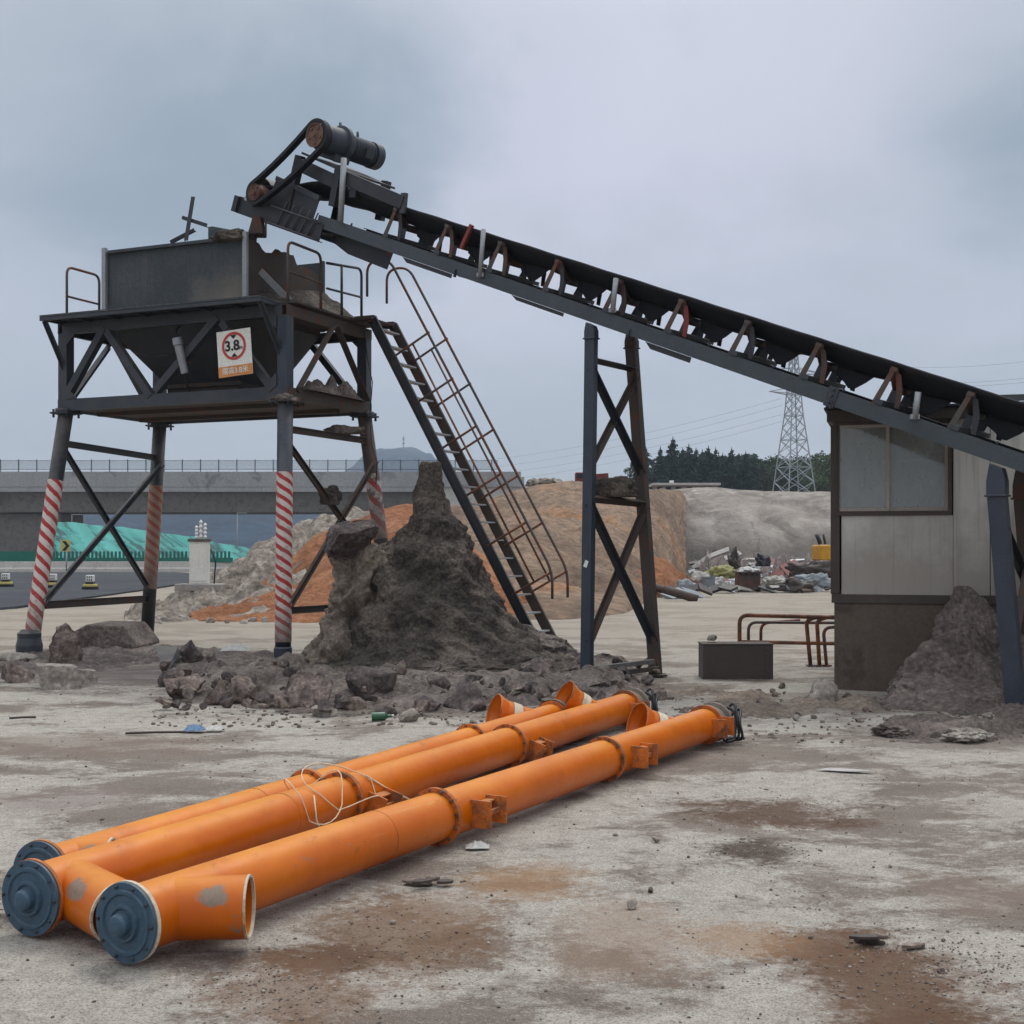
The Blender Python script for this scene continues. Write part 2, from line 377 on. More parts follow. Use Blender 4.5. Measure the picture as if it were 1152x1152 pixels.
# asphalt carriageway: a sheet just above the yard
rb = MB()
near = [(-420, 712), (-200, 700), (-60, 691), (20, 684), (100, 673), (165, 664), (215, 656), (300, 650)]
npts = [G(*p) for p in near]; fpts = [V((p.x + (p.y-40)*.0 - 6 + (84 - p.y) * (p.x / p.y) , 84 + (p.x+20)*.06, 0)) for p in npts]
for i in range(len(npts) - 1):
    rb.add([npts[i] + V((0,0,.05)), npts[i+1] + V((0,0,.05)), fpts[i+1] + V((0,0,.05)), fpts[i] + V((0,0,.05))], [(0,1,2,3)])
    rb.add([npts[i] + V((0,0,.05)), npts[i+1] + V((0,0,.05)), npts[i+1] + V((0,-.3,-.1)), npts[i] + V((0,-.3,-.1))], [(0,1,2,3)])
tag(rb.build('road', M_ASPHALT, origin=(-30, 60, 0)), kind='structure')

def ridge(name, cols, mat, nu=120, nv=40, amp=.25, nscale=.5, prof=1.0, back=6, backz=None, kind='structure', lumpy=0, seed=0.0):
    """heap of earth between a foot line on the ground and a crest line, with a back slope; cols = (px, foot y, crest y, crest depth)"""
    b = MB(); px0, px1 = cols[0][0], cols[-1][0]
    def at(px):
        for a, c in zip(cols, cols[1:]):
            if px <= c[0] or c is cols[-1]:
                t = (px - a[0]) / (c[0] - a[0]); t = t*t*(3-2*t)*.5 + t*.5
                return [a[k] + (c[k] - a[k]) * t for k in range(1, 4)]
    vs = []; nb = 5
    for i in range(nu + 1):
        px = px0 + (px1 - px0) * i / nu; yb, yr, dr = at(px)
        d0 = F * EYE / (yb - HY); zr = EYE + (HY - yr) * dr / F
        for j in range(nv + 1):
            s = j / nv; d = d0 + (dr - d0) * s; z = zr * s**prof
            X = (px - CX) * d / F
            w = math.sin(PI * min(1, s*1.0)) ** .6 if s < 1 else 0
            nz = fbm((X*nscale + seed, d*nscale, z*nscale), 7, .8)
            lp = 0
            if lumpy:
                dist, _ = noise.voronoi(V((X*1.6, d*1.2, z*1.6)), distance_metric='DISTANCE', exponent=2.5); lp = lumpy * (.5 - dist[0])
            vs.append((X, d + amp*.6*fbm((X*nscale+9, z*nscale, seed), 5) * (1 if s > 0 else .5), z + (amp*nz*(.35 + w) + lp) * min(1, s*6) - (.06 if j == 0 else 0)))
        for j in range(1, nb + 1):
            d = dr + back * j / nb; X = (px - CX) * d / F
            zb = (zr * (1 - j / nb) - .1 if backz is None else zr + (backz - zr) * j / nb)
            vs.append((X, d, zb + amp*.5*fbm((X*nscale + seed, d*nscale, 2.2), 5)))
    m = nv + 1 + nb
    fs = [(i*m+j, (i+1)*m+j, (i+1)*m+j+1, i*m+j+1) for i in range(nu) for j in range(m - 1)]
    b.add(vs, fs, True); o = b.build(name, mat, origin=tuple(P((px0+px1)/2, HY, cols[len(cols)//2][3])[:2]) + (0,))
    if kind: tag(o, kind=kind)
    return o

# big brown embankment behind the trestle
ridge('embankment', [(415, 690, 585, 62), (470, 693, 574, 66), (500, 695, 570, 67), (540, 697, 566, 70), (585, 698, 550, 74), (612, 698, 543, 75), (640, 697, 541, 76), (700, 691, 546, 80), (735, 675, 549, 90), (752, 662, 551, 97), (764, 653, 552, 103), (772, 649, 553, 107)],
      M_BROWN_SOIL, 150, 60, .55, .22, 1.05, 30, seed=3)
# orange soil mound behind the hopper
ridge('orange_mound', [(216, 698, 694, 30), (262, 699, 674, 32), (300, 700, 652, 33.5), (330, 700, 630, 35), (360, 700, 601, 36), (400, 700, 584, 37), (430, 700, 573, 37.5), (458, 699, 568, 38), (480, 698, 570, 38), (505, 698, 585, 38), (540, 697, 620, 36.5), (590, 696, 665, 34), (620, 696, 694, 31)],
      M_RED_SOIL, 130, 44, .28, .5, 1.0, 7, seed=5)
# grey scree bank on its left
ridge('scree_bank', [(140, 700, 694, 31), (175, 700, 676, 33), (215, 699, 660, 36), (250, 698, 642, 38), (290, 698, 612, 40), (325, 698, 593, 42), (365, 698, 580, 43), (400, 698, 574, 43), (440, 698, 576, 43)],
      M_SCREE, 170, 60, .28, 1.1, .9, 6, lumpy=.3, seed=11)
# tongue of orange earth at the foot of the wall, right of the trestle
ridge('earth_tongue', [(690, 676, 640, 46), (720, 675, 622, 48), (745, 672, 628, 47), (770, 667, 646, 47), (792, 663, 659, 49)], M_RED_SOIL, 50, 20, .2, .6, 1, 5, seed=17)
# shotcrete face and the plateau it holds up
ridge('rock_face', [(730, 645, 552, 107), (757, 641, 551, 106), (800, 641, 548, 106), (840, 641, 551, 105), (880, 641, 553, 105), (940, 641, 553, 105), (1010, 641, 552, 105), (1150, 641, 553, 105), (1400, 641, 553, 105)],
      M_CLIFF, 170, 50, .22, .4, .4, 12, backz=6.0, seed=23)
pb = MB(); n = 24
vs = []
for j in range(n + 1):
    for i in range(n + 1):
        y = 108 + 320 * (j / n) ** 1.5; x = -2 + (i / n) * 210 * (y / 200)
        vs.append((x, y, 5.75 + .25 * fbm((x*.05, y*.05, 1)) + max(0, (y-110)) * .006 - (1.2 if j == 0 else 0)))
pb.add(vs, [(j*(n+1)+i, j*(n+1)+i+1, (j+1)*(n+1)+i+1, (j+1)*(n+1)+i) for j in range(n) for i in range(n)], True)
tag(pb.build('plateau', M_BROWN_SOIL, origin=(60, 200, 0)), kind='structure')
# slope under green netting
ridge('netted_slope', [(-260, 612, 575, 118), (-60, 612, 577, 118), (30, 612, 580, 116), (66, 613, 588, 114), (110, 613, 591, 112), (160, 614, 598, 110), (215, 615.2, 606, 108), (262, 615.8, 612, 106), (330, 616.3, 616, 104)] if False else
      [(40, 640, 630, 122), (52, 640, 604, 122), (58, 640, 590, 122), (66, 640, 587, 121), (110, 640, 590, 120), (160, 640, 596, 118), (215, 640, 604, 116), (262, 640, 613, 114), (300, 640, 622, 112), (330, 640, 630, 110)],
      M_TARP, 120, 24, .35, .25, .8, 10, seed=31)
# far hills
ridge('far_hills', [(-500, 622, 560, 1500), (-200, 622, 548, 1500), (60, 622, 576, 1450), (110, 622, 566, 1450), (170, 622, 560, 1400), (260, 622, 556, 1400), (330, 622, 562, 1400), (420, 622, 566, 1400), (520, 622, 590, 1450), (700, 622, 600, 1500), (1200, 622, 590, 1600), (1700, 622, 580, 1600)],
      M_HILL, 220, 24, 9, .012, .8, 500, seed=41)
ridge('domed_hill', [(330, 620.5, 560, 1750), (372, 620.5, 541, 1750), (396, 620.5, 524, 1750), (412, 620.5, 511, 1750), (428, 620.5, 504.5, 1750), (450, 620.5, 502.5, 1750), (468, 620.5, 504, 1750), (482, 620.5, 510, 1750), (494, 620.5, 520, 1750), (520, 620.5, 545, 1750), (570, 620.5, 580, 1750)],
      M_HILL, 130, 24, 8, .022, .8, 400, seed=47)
mb = MB(); p = P(454, 503, 1950); mb.cyl(p - V((0,0,12)), P(454, 490, 1950), .9, .6, 6); mb.box(P(454, 494, 1950), (3, 3, 4)); mb.box(P(454, 499, 1950), (4, 4, 2))
tag(mb.build('radio_mast', M_STEEL), 'thin radio mast on top of the blue domed hill behind the bridge', 'mast')

# ---------------------------------------------------------------- bridge
def bridge():
    D = 150.0; z = lambda y: EYE + (HY - y) * D / F; x = lambda px: (px - CX) * D / F
    t = thing('road_bridge', 'grey concrete road bridge crossing behind the hopper tower, fenced along its deck', 'bridge', (x(240), D + 6, 0))
    x0, x1, xe = x(-420), x(488), x(586)
    zt, zp, zs, zb = z(530.5), z(548), z(553), z(576)
    m = MB(); m.box(((x0+xe)/2, D + .25, (zt+zp)/2), (xe-x0, .5, zt-zp)); m.box(((x0+x1)/2, D + 11.7, (zt+zp)/2), (x1-x0, .5, zt-zp))
    m.build('parapet', M_GIRDER, t, .05)
    m = MB(); m.box(((x0+x1)/2, D + 6, (zp+zs)/2 - .02), (x1-x0, 11.98, zp-zs)); m.build('deck_slab', M_GIRDER, t)
    for y0 in (1.6, 4.6, 7.6, 10.4):
        m = MB()
        m.prof((x(2), D + y0, (zs+zb)/2), (x1, D + y0, (zs+zb)/2), [(-.55, -(zs-zb)/2), (.55, -(zs-zb)/2), (.8, (zs-zb)/2-.03), (-.8, (zs-zb)/2-.03)])
        m.build('girder', M_CONCD, t, .03)  # darker concrete puts the shadow under the deck edge into the colour
    m = MB(); m.box(((x0 + x(2))/2, D + 6, (zs+zb)/2 - .05), (x(2)-x0, 9.5, zs-zb)); m.build('girder', M_CONCD, t, .05)  # same dark tone, deck shadow carried by the colour
    m = MB(); m.box((x(25), D + 6, zb/2 - .3), (x(62)-x(-12), 8, zb+.4)); m.build('pier', M_CONCD, t, .15)
    m = MB(); m.box((x(-190), D + 6, zb/2 - .3), (7, 8, zb+.4)); m.build('pier', M_CONCD, t, .15)
    m = MB(); m.box(((x1+xe)/2, D + 6, (zp + zb - 2)/2), (xe-x1, 11.4, zp - zb + 2)); m.box((x(500), D+6, zb/2-1), (5, 11, zb+2))
    m.box(((xe + x(590))/2, D + 6, (z(536) + z(580))/2), (x(590)-xe, 10, z(536)-z(580)))
    m.build('abutment', M_CONC_LIGHT, t)
    f = thing('bridge_fence', 'pale see-through fence along the near parapet of the road bridge', 'fence', (x(240), D + .25, zt))
    k = 0; px = -390
    while px < 560:
        m = MB(); m.box((x(px), D + .25, zt + .72), (.09, .09, 1.44)); m.build('fence_post', M_STEEL, f); px += 20.5
    m = MB()
    for zz in (.25, 1.3): m.box(((x0+x(560))/2, D + .2, zt + zz), (x(560)-x0, .05, .05))
    m.build('fence_rail', M_STEEL, f)
    m = MB(); m.box(((x0+x(560))/2, D + .32, zt + .77), (x(560)-x0, .02, .98)); m.build('fence_mesh', M_MESH, f)
def meshmat():
    m = NT('wire_mesh_panel'); tr = m.n('ShaderNodeBsdfTransparent'); mx = m.n('ShaderNodeMixShader'); mx.inputs[0].default_value = .28
    m.b.inputs['Base Color'].default_value = S(150, 165, 172); m.l(tr.outputs[0], mx.inputs[1]); m.l(m.b.outputs[0], mx.inputs[2]); m.l(mx.outputs[0], m.out.inputs[0]); return m.m
M_MESH = meshmat()
bridge()

# ---------------------------------------------------------------- road edge
def roadside():
    D = 86.0; x = lambda px: (px - CX) * D / F; z = lambda y: EYE + (HY - y) * D / F
    m = MB(); m.prof((x(-420), D, 0), (x(330), D + 3, 0), [(-.3,-.1), (.3,-.1), (.3,.22), (.14,.3), (.1,z(632)), (-.1,z(632)), (-.14,.3), (-.3,.22)], V((0,0,1)))
    tag(m.build('roadside_barrier', M_CONC_LIGHT, bevel=.02), 'long low pale concrete barrier along the far edge of the asphalt road', 'barrier')
    D = 88.5; x = lambda px: (px - CX) * D / F
    t = thing('roadside_fence', 'dark green picket fence behind the low concrete barrier, solid at its left end', 'fence', (x(130), D, 0))
    m = MB(); zz0, zz1 = .6, 1.5
    m.box(((x(-400)+x(62))/2, D, (zz0+zz1)/2 - .1), (x(62)-x(-400), .06, zz1-zz0)); m.build('solid_panel', M_GREENF, t)
    m = MB(); m.box(((x(62)+x(262))/2, D, .8), (x(262)-x(62), .05, .32)); m.build('lower_panel', M_GREENF, t)
    px = 64; m = MB()
    while px < 262: m.box((x(px), D + .06, 1.14), (.15, .05, .52)); px += 4.4
    m.build('pickets', M_GREENF, t)
    # curve sign
    D = 80; p = G(73, 617.1 + F*EYE/D); pz = P(73.5, 614, D)
    s = thing('chevron_sign', 'small yellow road sign with a black chevron in front of the green slope', 'sign', (p.x, D, 0))
    m = MB(); m.cyl((p.x, D, 0), (p.x, D, pz.z - .3), .04); m.build('post', M_GALV, s)
    m = MB(); m.box(pz, (.62, .03, .72)); m.build('sign_plate', M_YELLOW, s, .01)
    m = MB(); w = .14
    m.plate([pz + V((a, -.022, c)) for a, c in ((-.2,.3),(.02,.3),(.26,0),(.02,-.3),(-.2,-.3),(.04,0))], (0,-.004,0)); m.build('chevron', M_BLACK, s)
    # warning blocks on the asphalt
    for px, py, lab in ((6.5, 660, 'leftmost warning block on the road, white and black on a yellow base'), (59.5, 661, 'warning block on the road just behind the nearest striped leg, yellow base'), (101.5, 663, 'rightmost warning block on the road, seen through the cross braces, yellow base')):
        p = G(px, py, .05); w = thing('warning_block', lab, 'road marker', p, 'warning blocks standing on the road')
        b = p
        m = MB(); m.box(b + V((0,0,.05)), (.52,.4,.1)); m.build('rubber_foot', M_BLACK, w, .02)
        m = MB(); m.box(b + V((0,0,.15)), (.46,.34,.1)); m.build('base', M_YELLOW, w, .02)
        m = MB(); m.box(b + V((0,0,.24)), (.3,.24,.08)); m.build('collar', M_BLACK, w, .02)
        m = MB(); m.box(b + V((0,0,.41)), (.3,.2,.26)); m.build('lamp_body', M_WHITE, w, .03)
        m = MB()
        for q in (-.08, 0, .08): m.box(b + V((q, -.104, .36)), (.035, .01, .07)); m.box(b + V((q, -.104, .47)), (.03, .01, .06))
        m.build('stripes', M_BLACK, w)
    for px, y0, y1, D, lab in ((267, 622, 577, 140, 'thin street lamp standing before the blue hills, right of the cabinet'), (81, 590, 579, 150, 'tiny pole on the crest of the green netted slope')):
        p0 = P(px, 634 if px > 200 else y0, D); p0.z = max(0, p0.z); p1 = P(px, y1, D)
        l = thing('street_lamp', lab, 'lamp post', p0)
        m = MB(); m.tube([p0, p1], [.1, .06], 6); m.build('pole', M_GALV, l)
        m = MB(); m.box(p1 + V((.5, 0, 0)), (1.1, .2, .08)); m.build('lamp_arm', M_GALV, l)
roadside()

# white cabinet on a concrete plinth
def cabinet():
    D = 33.0; b = P(222, 656, D); zt = P(222, 609, D).z; pt = P(222, 657, D).z
    ped = thing('cabinet_plinth', 'broken concrete plinth carrying the white electrical cabinet', 'plinth', (b.x, D + .2, 0))
    m = MB(); m.box((b.x + .05, D + .25, pt - .09), (1.18, .9, .18)); m.build('top_slab', M_CONC, ped, .02)
    m = MB(); m.prof((b.x - .42, D + .3, -.1), (b.x - .42, D + .3, pt - .18), [(-.12,-.25),(.1,-.3),(.14,.25),(-.1,.3)], V((0,1,0))); m.build('support', M_CONCD, ped, .02)
    m = MB(); m.prof((b.x + .12, D + .3, -.1), (b.x + .12, D + .3, pt - .18), [(-.3,-.25),(.24,-.3),(.3,.25),(-.22,.3)], V((0,1,0))); m.build('support', M_CONC, ped, .02)
    c = thing('electrical_cabinet', 'white upright electrical cabinet with spiky insulators, by the grey scree bank', 'cabinet', (b.x, D + .25, pt))
    M = Matrix.Rotation(.18, 3, 'Z')
    m = MB(); m.box((b.x, D + .25, (zt + pt)/2), (.5, .42, zt - pt), M); m.build('body', M_WHITE, c, .015)
    m = MB(); m.box((b.x, D + .25, zt + .03), (.58, .5, .07), M); m.build('lid', M_CONCD, c, .01)
    m = MB(); m.box((b.x + .02, D + .03, (zt + pt)/2), (.4, .012, (zt - pt)*.86), M); m.build('door', M_WHITE, c, .006)
    m = MB(); m.box((b.x - .12, D + .015, (zt + pt)/2 + .1), (.03, .02, .12), M); m.build('handle', M_STEELD, c)
    for k, q in enumerate((-.08, .03, .14)):
        h = (.35, .5, .42)[k]
        m = MB(); m.lathe((b.x + q, D + .25, zt + .06), (0,0,1), [(0,.03)] + [(h*i/8, .05 if i % 2 else .025) for i in range(1, 8)] + [(h, .008)], 8); m.build('insulator', M_WHITE, c)
    m = MB(); m.tube(arc_path([(b.x + .27, D + .3, zt - .2), (b.x + .4, D + .3, zt - .5), (b.x + .36, D + .3, pt)], .1), .02); m.build('cable', M_HOSE, c)
cabinet()

# ---------------------------------------------------------------- trees
M_BARK = earth('bark', [(.3, S(60, 48, 40)), (.6, S(84, 68, 56)), (.8, S(100, 84, 70))], 3, 20)
def leafmat(name, a, b):
    m = NT(name); oi = m.n('ShaderNodeObjectInfo'); n1 = m.noise(.9, 3)
    col = m.mix(m.ramp(n1, [(.35, 0.0), (.65, 1.0)]), a, b); col = m.mix(m.math('MULTIPLY', oi.outputs['Random'], .5), col, sh(a, .75)); return m.done(col, .8, None, 0, .15)
M_CONIF = leafmat('conifer_needles', S(34, 50, 46), S(50, 68, 54)); M_LEAF = leafmat('broad_leaves', S(54, 70, 42), S(84, 104, 60))
def conifer_mesh(seed, h, wmax):
    r = random.Random(seed); b = MB()
    lv = int(h * 3.2); top = h
    for i in range(lv):
        t = i / lv; z = h * (.1 + .9 * t); w = wmax * (1 - t) ** .58 * (.75 + .5 * r.random()) + .12
        for k in range(int(10 * (1 - t) + 5)):
            a = r.random() * 2 * PI; L = w * (.55 + .6 * r.random()); dz = -.28 * L + r.uniform(-.15, .25)
            d = V((math.cos(a), math.sin(a), 0)); s = V((-d.y, d.x, 0))
            for q in range(3):
                f0, f1 = q / 3, (q + 1.25) / 3; c0 = V((0,0,z)) + d*L*f0 + V((0,0,dz*f0 + r.uniform(-.1,.1))); c1 = V((0,0,z)) + d*L*f1 + V((0,0,dz*f1 + r.uniform(-.18,.08)))
                ww = .2 * (1.25 - f0) * (.6 + .9*r.random()); tl = V((0,0,r.uniform(-.25,.25)))
                b.add([c0 - s*ww + tl*.3, c0 + s*ww - tl*.3, c1 + s*ww*.5 - tl, c1 - s*ww*.5 + tl], [(0,1,2,3)])
    for k in range(10):
        a = r.random()*2*PI; d = V((math.cos(a), math.sin(a), 0))*.12; b.add([V((0,0,h-.3)) - d, V((0,0,h-.3)) + d, V((0,0,h+.45))], [(0,1,2)])
    return b
def broad_mesh(seed, h, w):
    r = random.Random(seed); b = MB(); cl = []
    for k in range(26):
        a = r.random()*2*PI; q = r.random()**.6 * w; z = h*(.3 + .62*r.random()); cl.append((V((math.cos(a)*q*(1.1-abs(z/h-.55)), math.sin(a)*q, z)), .5 + .5*r.random()))
    for c, s in cl:
        for k in range(75):
            d = V((r.gauss(0,1), r.gauss(0,1), r.gauss(0,.8))).normalized() * s * (.5 + .6*r.random()); p = c + d
            u = V((r.gauss(0,1), r.gauss(0,1), r.gauss(0,1))).normalized(); v = u.orthogonal().normalized(); z = .1 + .12*r.random()
            b.add([p - u*z, p + v*z*.7, p + u*z, p - v*z*.7], [(0,1,2,3)])
    return b
def tree_proto(kind, seed, h, w):
    t = thing(kind, 'tree', 'tree', (0,0,0))
    m = MB(); m.tube([(0,0,-.4), (.05,0,h*.4), (0,.03,h*.9)], [.028*h, .018*h, .004*h], 7)
    rr = random.Random(seed)
    if 'broad' in kind:
        for k in range(6):
            a = rr.random()*6.28; m.tube([(0,0,h*.3), (math.cos(a)*w*.4, math.sin(a)*w*.4, h*.55), (math.cos(a)*w*.7, math.sin(a)*w*.7, h*.75)], [.012*h, .008*h, .003*h], 5)
    m.build('trunk', M_BARK, t)
    (conifer_mesh(seed, h, w) if 'conifer' in kind else broad_mesh(seed, h, w)).build('crown', M_CONIF if 'conifer' in kind else M_LEAF, t)
    return t
cprot = [tree_proto('conifer_tree', 100+i, 10, 2.1 + .25*(i % 3)) for i in range(5)]
bprot = [tree_proto('broadleaf_tree', 200+i, 9, 2.6) for i in range(2)]
TREES = [(706, 532, 205, 'b', 'bushy tree just left of the brown trestle leg at the left end of the wood'), (716, 514, 190, 'c', None), (726, 508, 186, 'c', 'tall conifer right behind the brown trestle leg'), (743, 510, 182, 'c', 'slim conifer standing free beside the trestle leg, left of the tallest one'),
         (757, 499, 184, 'c', 'tallest pointed conifer of the wood, left of its middle'), (768, 511, 186, 'c', None), (775, 507, 183, 'c', None), (783, 511, 188, 'c', None), (790, 513, 184, 'c', None), (797, 509, 186, 'c', 'pointed conifer above the right end of the flat site hut'), (805, 511, 183, 'c', None),
         (813, 517, 186, 'c', None), (823, 511, 182, 'c', 'broad pointed conifer right of the flat site hut, second of the tall ones'), (832, 518, 188, 'c', None), (839, 515, 183, 'c', 'conifer halfway between the flat hut and the lattice pylon'), (848, 521, 188, 'c', None), (856, 519, 192, 'b', 'round-topped dark tree left of the lattice pylon'), (866, 519, 195, 'b', None), (876, 518, 196, 'b', None), (887, 517, 200, 'b', None), (898, 521, 200, 'b', None), (910, 523, 196, 'b', None),
         (921, 517, 180, 'b', 'bright leafy tree between the lattice pylon and the cabin'), (930, 511, 182, 'b', 'tall leafy tree half hidden behind the cabin corner'), (942, 512, 190, 'b', None),
         (751, 521, 196, 'c', None), (764, 524, 197, 'c', None), (779, 520, 198, 'c', None), (794, 522, 197, 'c', None), (808, 524, 196, 'c', None), (818, 523, 198, 'c', None), (829, 525, 199, 'c', None), (843, 526, 198, 'c', None), (735, 524, 200, 'c', None), (860, 528, 204, 'b', None), (882, 528, 206, 'b', None), (905, 530, 205, 'b', None)]
used = {}
for i, (px, py, D, k, lab) in enumerate(TREES):
    top = P(px, py - 7, D); zb = 5.7 + max(0, D-110)*.006; hh = top.z - zb; pr = (cprot if k == 'c' else bprot)[i % (5 if k == 'c' else 2)]; base = 10.2 if k == 'c' else 9.0
    s = hh / base; loc = (top.x, D, zb); rz = R.random()*6.28; sw = s * (1.05 if k == 'c' else 1.1)
    gl = 'one of the dark conifers packed along the skyline wood behind the pale wall' if k == 'c' else 'one of the low round dark trees massed around the lattice pylon'
    if pr not in used: used[pr] = 1; o = pr; o.location = loc; o.scale = (sw, sw, s); o['label'] = lab or gl
    else: o = dup(pr, loc, rz, lab or gl, (sw, sw, s))
    o['group'] = 'conifers along the skyline' if k == 'c' else 'round trees along the skyline'; o['category'] = 'tree'
mbk = MB()
for i in range(8000):
    px = R.uniform(738, 1010); D = R.uniform(205, 226); lo = 556; hi = 514 + 5*fbm((px*.06, 0, 5)) if px < 850 else 520 + 5*fbm((px*.06, 0, 5)); p = P(px, R.uniform(hi, lo), D)
    u = V((R.gauss(0,1), R.gauss(0,1), R.gauss(0,1))).normalized(); v = u.orthogonal().normalized(); z = R.uniform(.3, .8)
    mbk.add([p - u*z, p + v*z*.6, p + u*z, p - v*z*.6], [(0,1,2,3)])
tag(mbk.build('wood_undergrowth', M_CONIF), 'dense dark undergrowth filling the wood between and behind the skyline trees', 'woodland', kind='stuff')

# ---------------------------------------------------------------- pylon and wires
def pylon():
    D = 165.0; c = P(893, 553, D); zb = 5.9; zt = P(893, 391, D).z
    t = thing('lattice_pylon', 'grey steel lattice power pylon rising behind the shotcrete wall', 'pylon', (c.x, D, zb))
    H = zt - zb; hw = lambda z: (1.9 if z < 0 else 0) + max(.32, 2.25 - 1.45 * min(1, z / (H*.62)) - .5*max(0, (z - H*.62)/(H*.38)))
    M = Matrix.Rotation(.35, 3, 'Z'); O = V((c.x, D, zb))
    q = lambda sx, sy, z: O + M @ V((sx*hw(z), sy*hw(z), z))
    cs = [(-1,-1),(1,-1),(1,1),(-1,1)]; lv = [0, 2.2, 4.2, 6.1, 7.9, 9.6, 11.2, 12.7, 14.1, 15.4, 16.6, 17.8, 19, 20.2, 21.4, H]
    for sx, sy in cs:
        m = MB()
        for a, b in zip(lv, lv[1:]): m.beam(q(sx,sy,a), q(sx,sy,b), .13, .13)
        m.build('leg', M_PYL, t)
    for k in range(4):
        m = MB(); a, b = cs[k], cs[(k+1) % 4]
        for i, (z0, z1) in enumerate(zip(lv, lv[1:])):
            m.beam(q(*a,z0), q(*b,z1), .075, .075); m.beam(q(*b,z0), q(*a,z1), .075, .075)
            if i % 2 == 1: m.beam(q(*a,z0), q(*b,z0), .08, .08)
        m.build('bracing', M_PYL, t)
    for z, L in ((H*.72, 3.6), (H*.84, 4.4), (H*.96, 3.4)):
        m = MB()
        for s in (-1, 1):
            e = O + M @ V((s*L, 0, z + .25))
            for sy in (-1, 1): m.beam(q(s,sy,z), e, .1, .1); m.beam(q(s,sy,z+.8), e, .08, .08)
        m.build('cross_arm', M_PYL, t)
    def wire(p0, p1, sag, lab):
        m = MB(); pts = [p0.lerp(p1, i/24) - V((0,0,sag*4*(i/24)*(1-i/24))) for i in range(25)]; m.tube(pts, .017, 4)
        tag(m.build('power_line', M_WIREG), lab, 'power line', 'power lines strung from the pylon')
    wire(P(990, 411, 150), P(1240, 393, 120), .8, 'highest power line in the sky right of the conveyor'); wire(P(1000, 428, 152), P(1240, 412, 122), .8, 'middle power line in the sky right of the conveyor, upper of a close pair'); wire(P(1000, 432, 152), P(1240, 417, 122), .8, 'lowest power line in the sky right of the conveyor, lower of a close pair')
    for y0, y1, lab in ((452, 498, 'power line in the sky between trestle and pylon, topmost of four'), (460, 507, 'second highest faint power line left of the pylon'), (470, 514, 'third faint power line left of the pylon'), (478, 522, 'lowest faint power line left of the pylon')):
        wire(P(880, y0 - 4, 164), P(420, y1 + 22, 300), 3.0, lab)
M_PYL = paint('pylon_steel', S(148, 156, 162), .5, var=.1); M_WIREG = paint('line_wire', S(126, 134, 144), .5, var=.1)
pylon()

# flat-roofed hut on the plateau
def hut():
    D = 128.0; x = lambda px: (px - CX)*D/F; zt = P(0, 543.5, D).z; t = thing('site_hut', 'long low flat-roofed hut on the plateau in front of the conifers', 'hut', (x(772), D+1.5, 5.8))
    m = MB(); m.box(((x(738)+x(806))/2, D + 1.5, (5.5 + zt - .25)/2), (x(806)-x(738), 3, zt - .25 - 5.5)); m.build('wall', M_CONC, t)
    m = MB(); m.box(((x(734)+x(810))/2, D + 1.4, zt - .12), (x(810)-x(734), 3.8, .24)); m.build('roof', M_CONC_LIGHT, t, .02)
    for px in (742, 752, 763, 776, 790, 800):
        m = MB(); m.box((x(px), D - .01, zt - .62), (.5, .06, .5)); m.build('window', M_BLACK, t)
    m = MB(); m.box((x(757), D + 1, zt + .16), (.4, .4, .32)); m.build('roof_tank', M_WHITE, t, .02)
hut()
# small red machine on the embankment
def redtruck():
    D = 80.0; c = P(657, 540, D); t = thing('dump_truck', 'small red dump truck parked on the embankment crest left of the trestle', 'truck', (c.x, D, c.z - .7))
    b = V((c.x, D, c.z - .7))
    m = MB(); m.box(b + V((-.25,0,.75)), (.6, 1, .8)); m.build('cab', M_REDPAINT, t, .05)
    m = MB(); m.box(b + V((-.28,-.51,.92)), (.42,.02,.3)); m.build('windscreen', M_BLACK, t)
    m = MB(); m.prof(b + V((.1,0,.55)), b + V((1.5,0,.65)), [(-.5,-.1),(.5,-.1),(.6,.45),(-.6,.45)]); m.build('tipper_body', M_REDPAINT, t, .02)
    for dx in (-.25, .7, 1.2):
        for s in (-.5, .5): m = MB(); m.cyl(b + V((dx,s-.08,.3)), b + V((dx,s+.08,.3)), .28, n=12); m.build('wheel', M_BLACK, t)
redtruck()
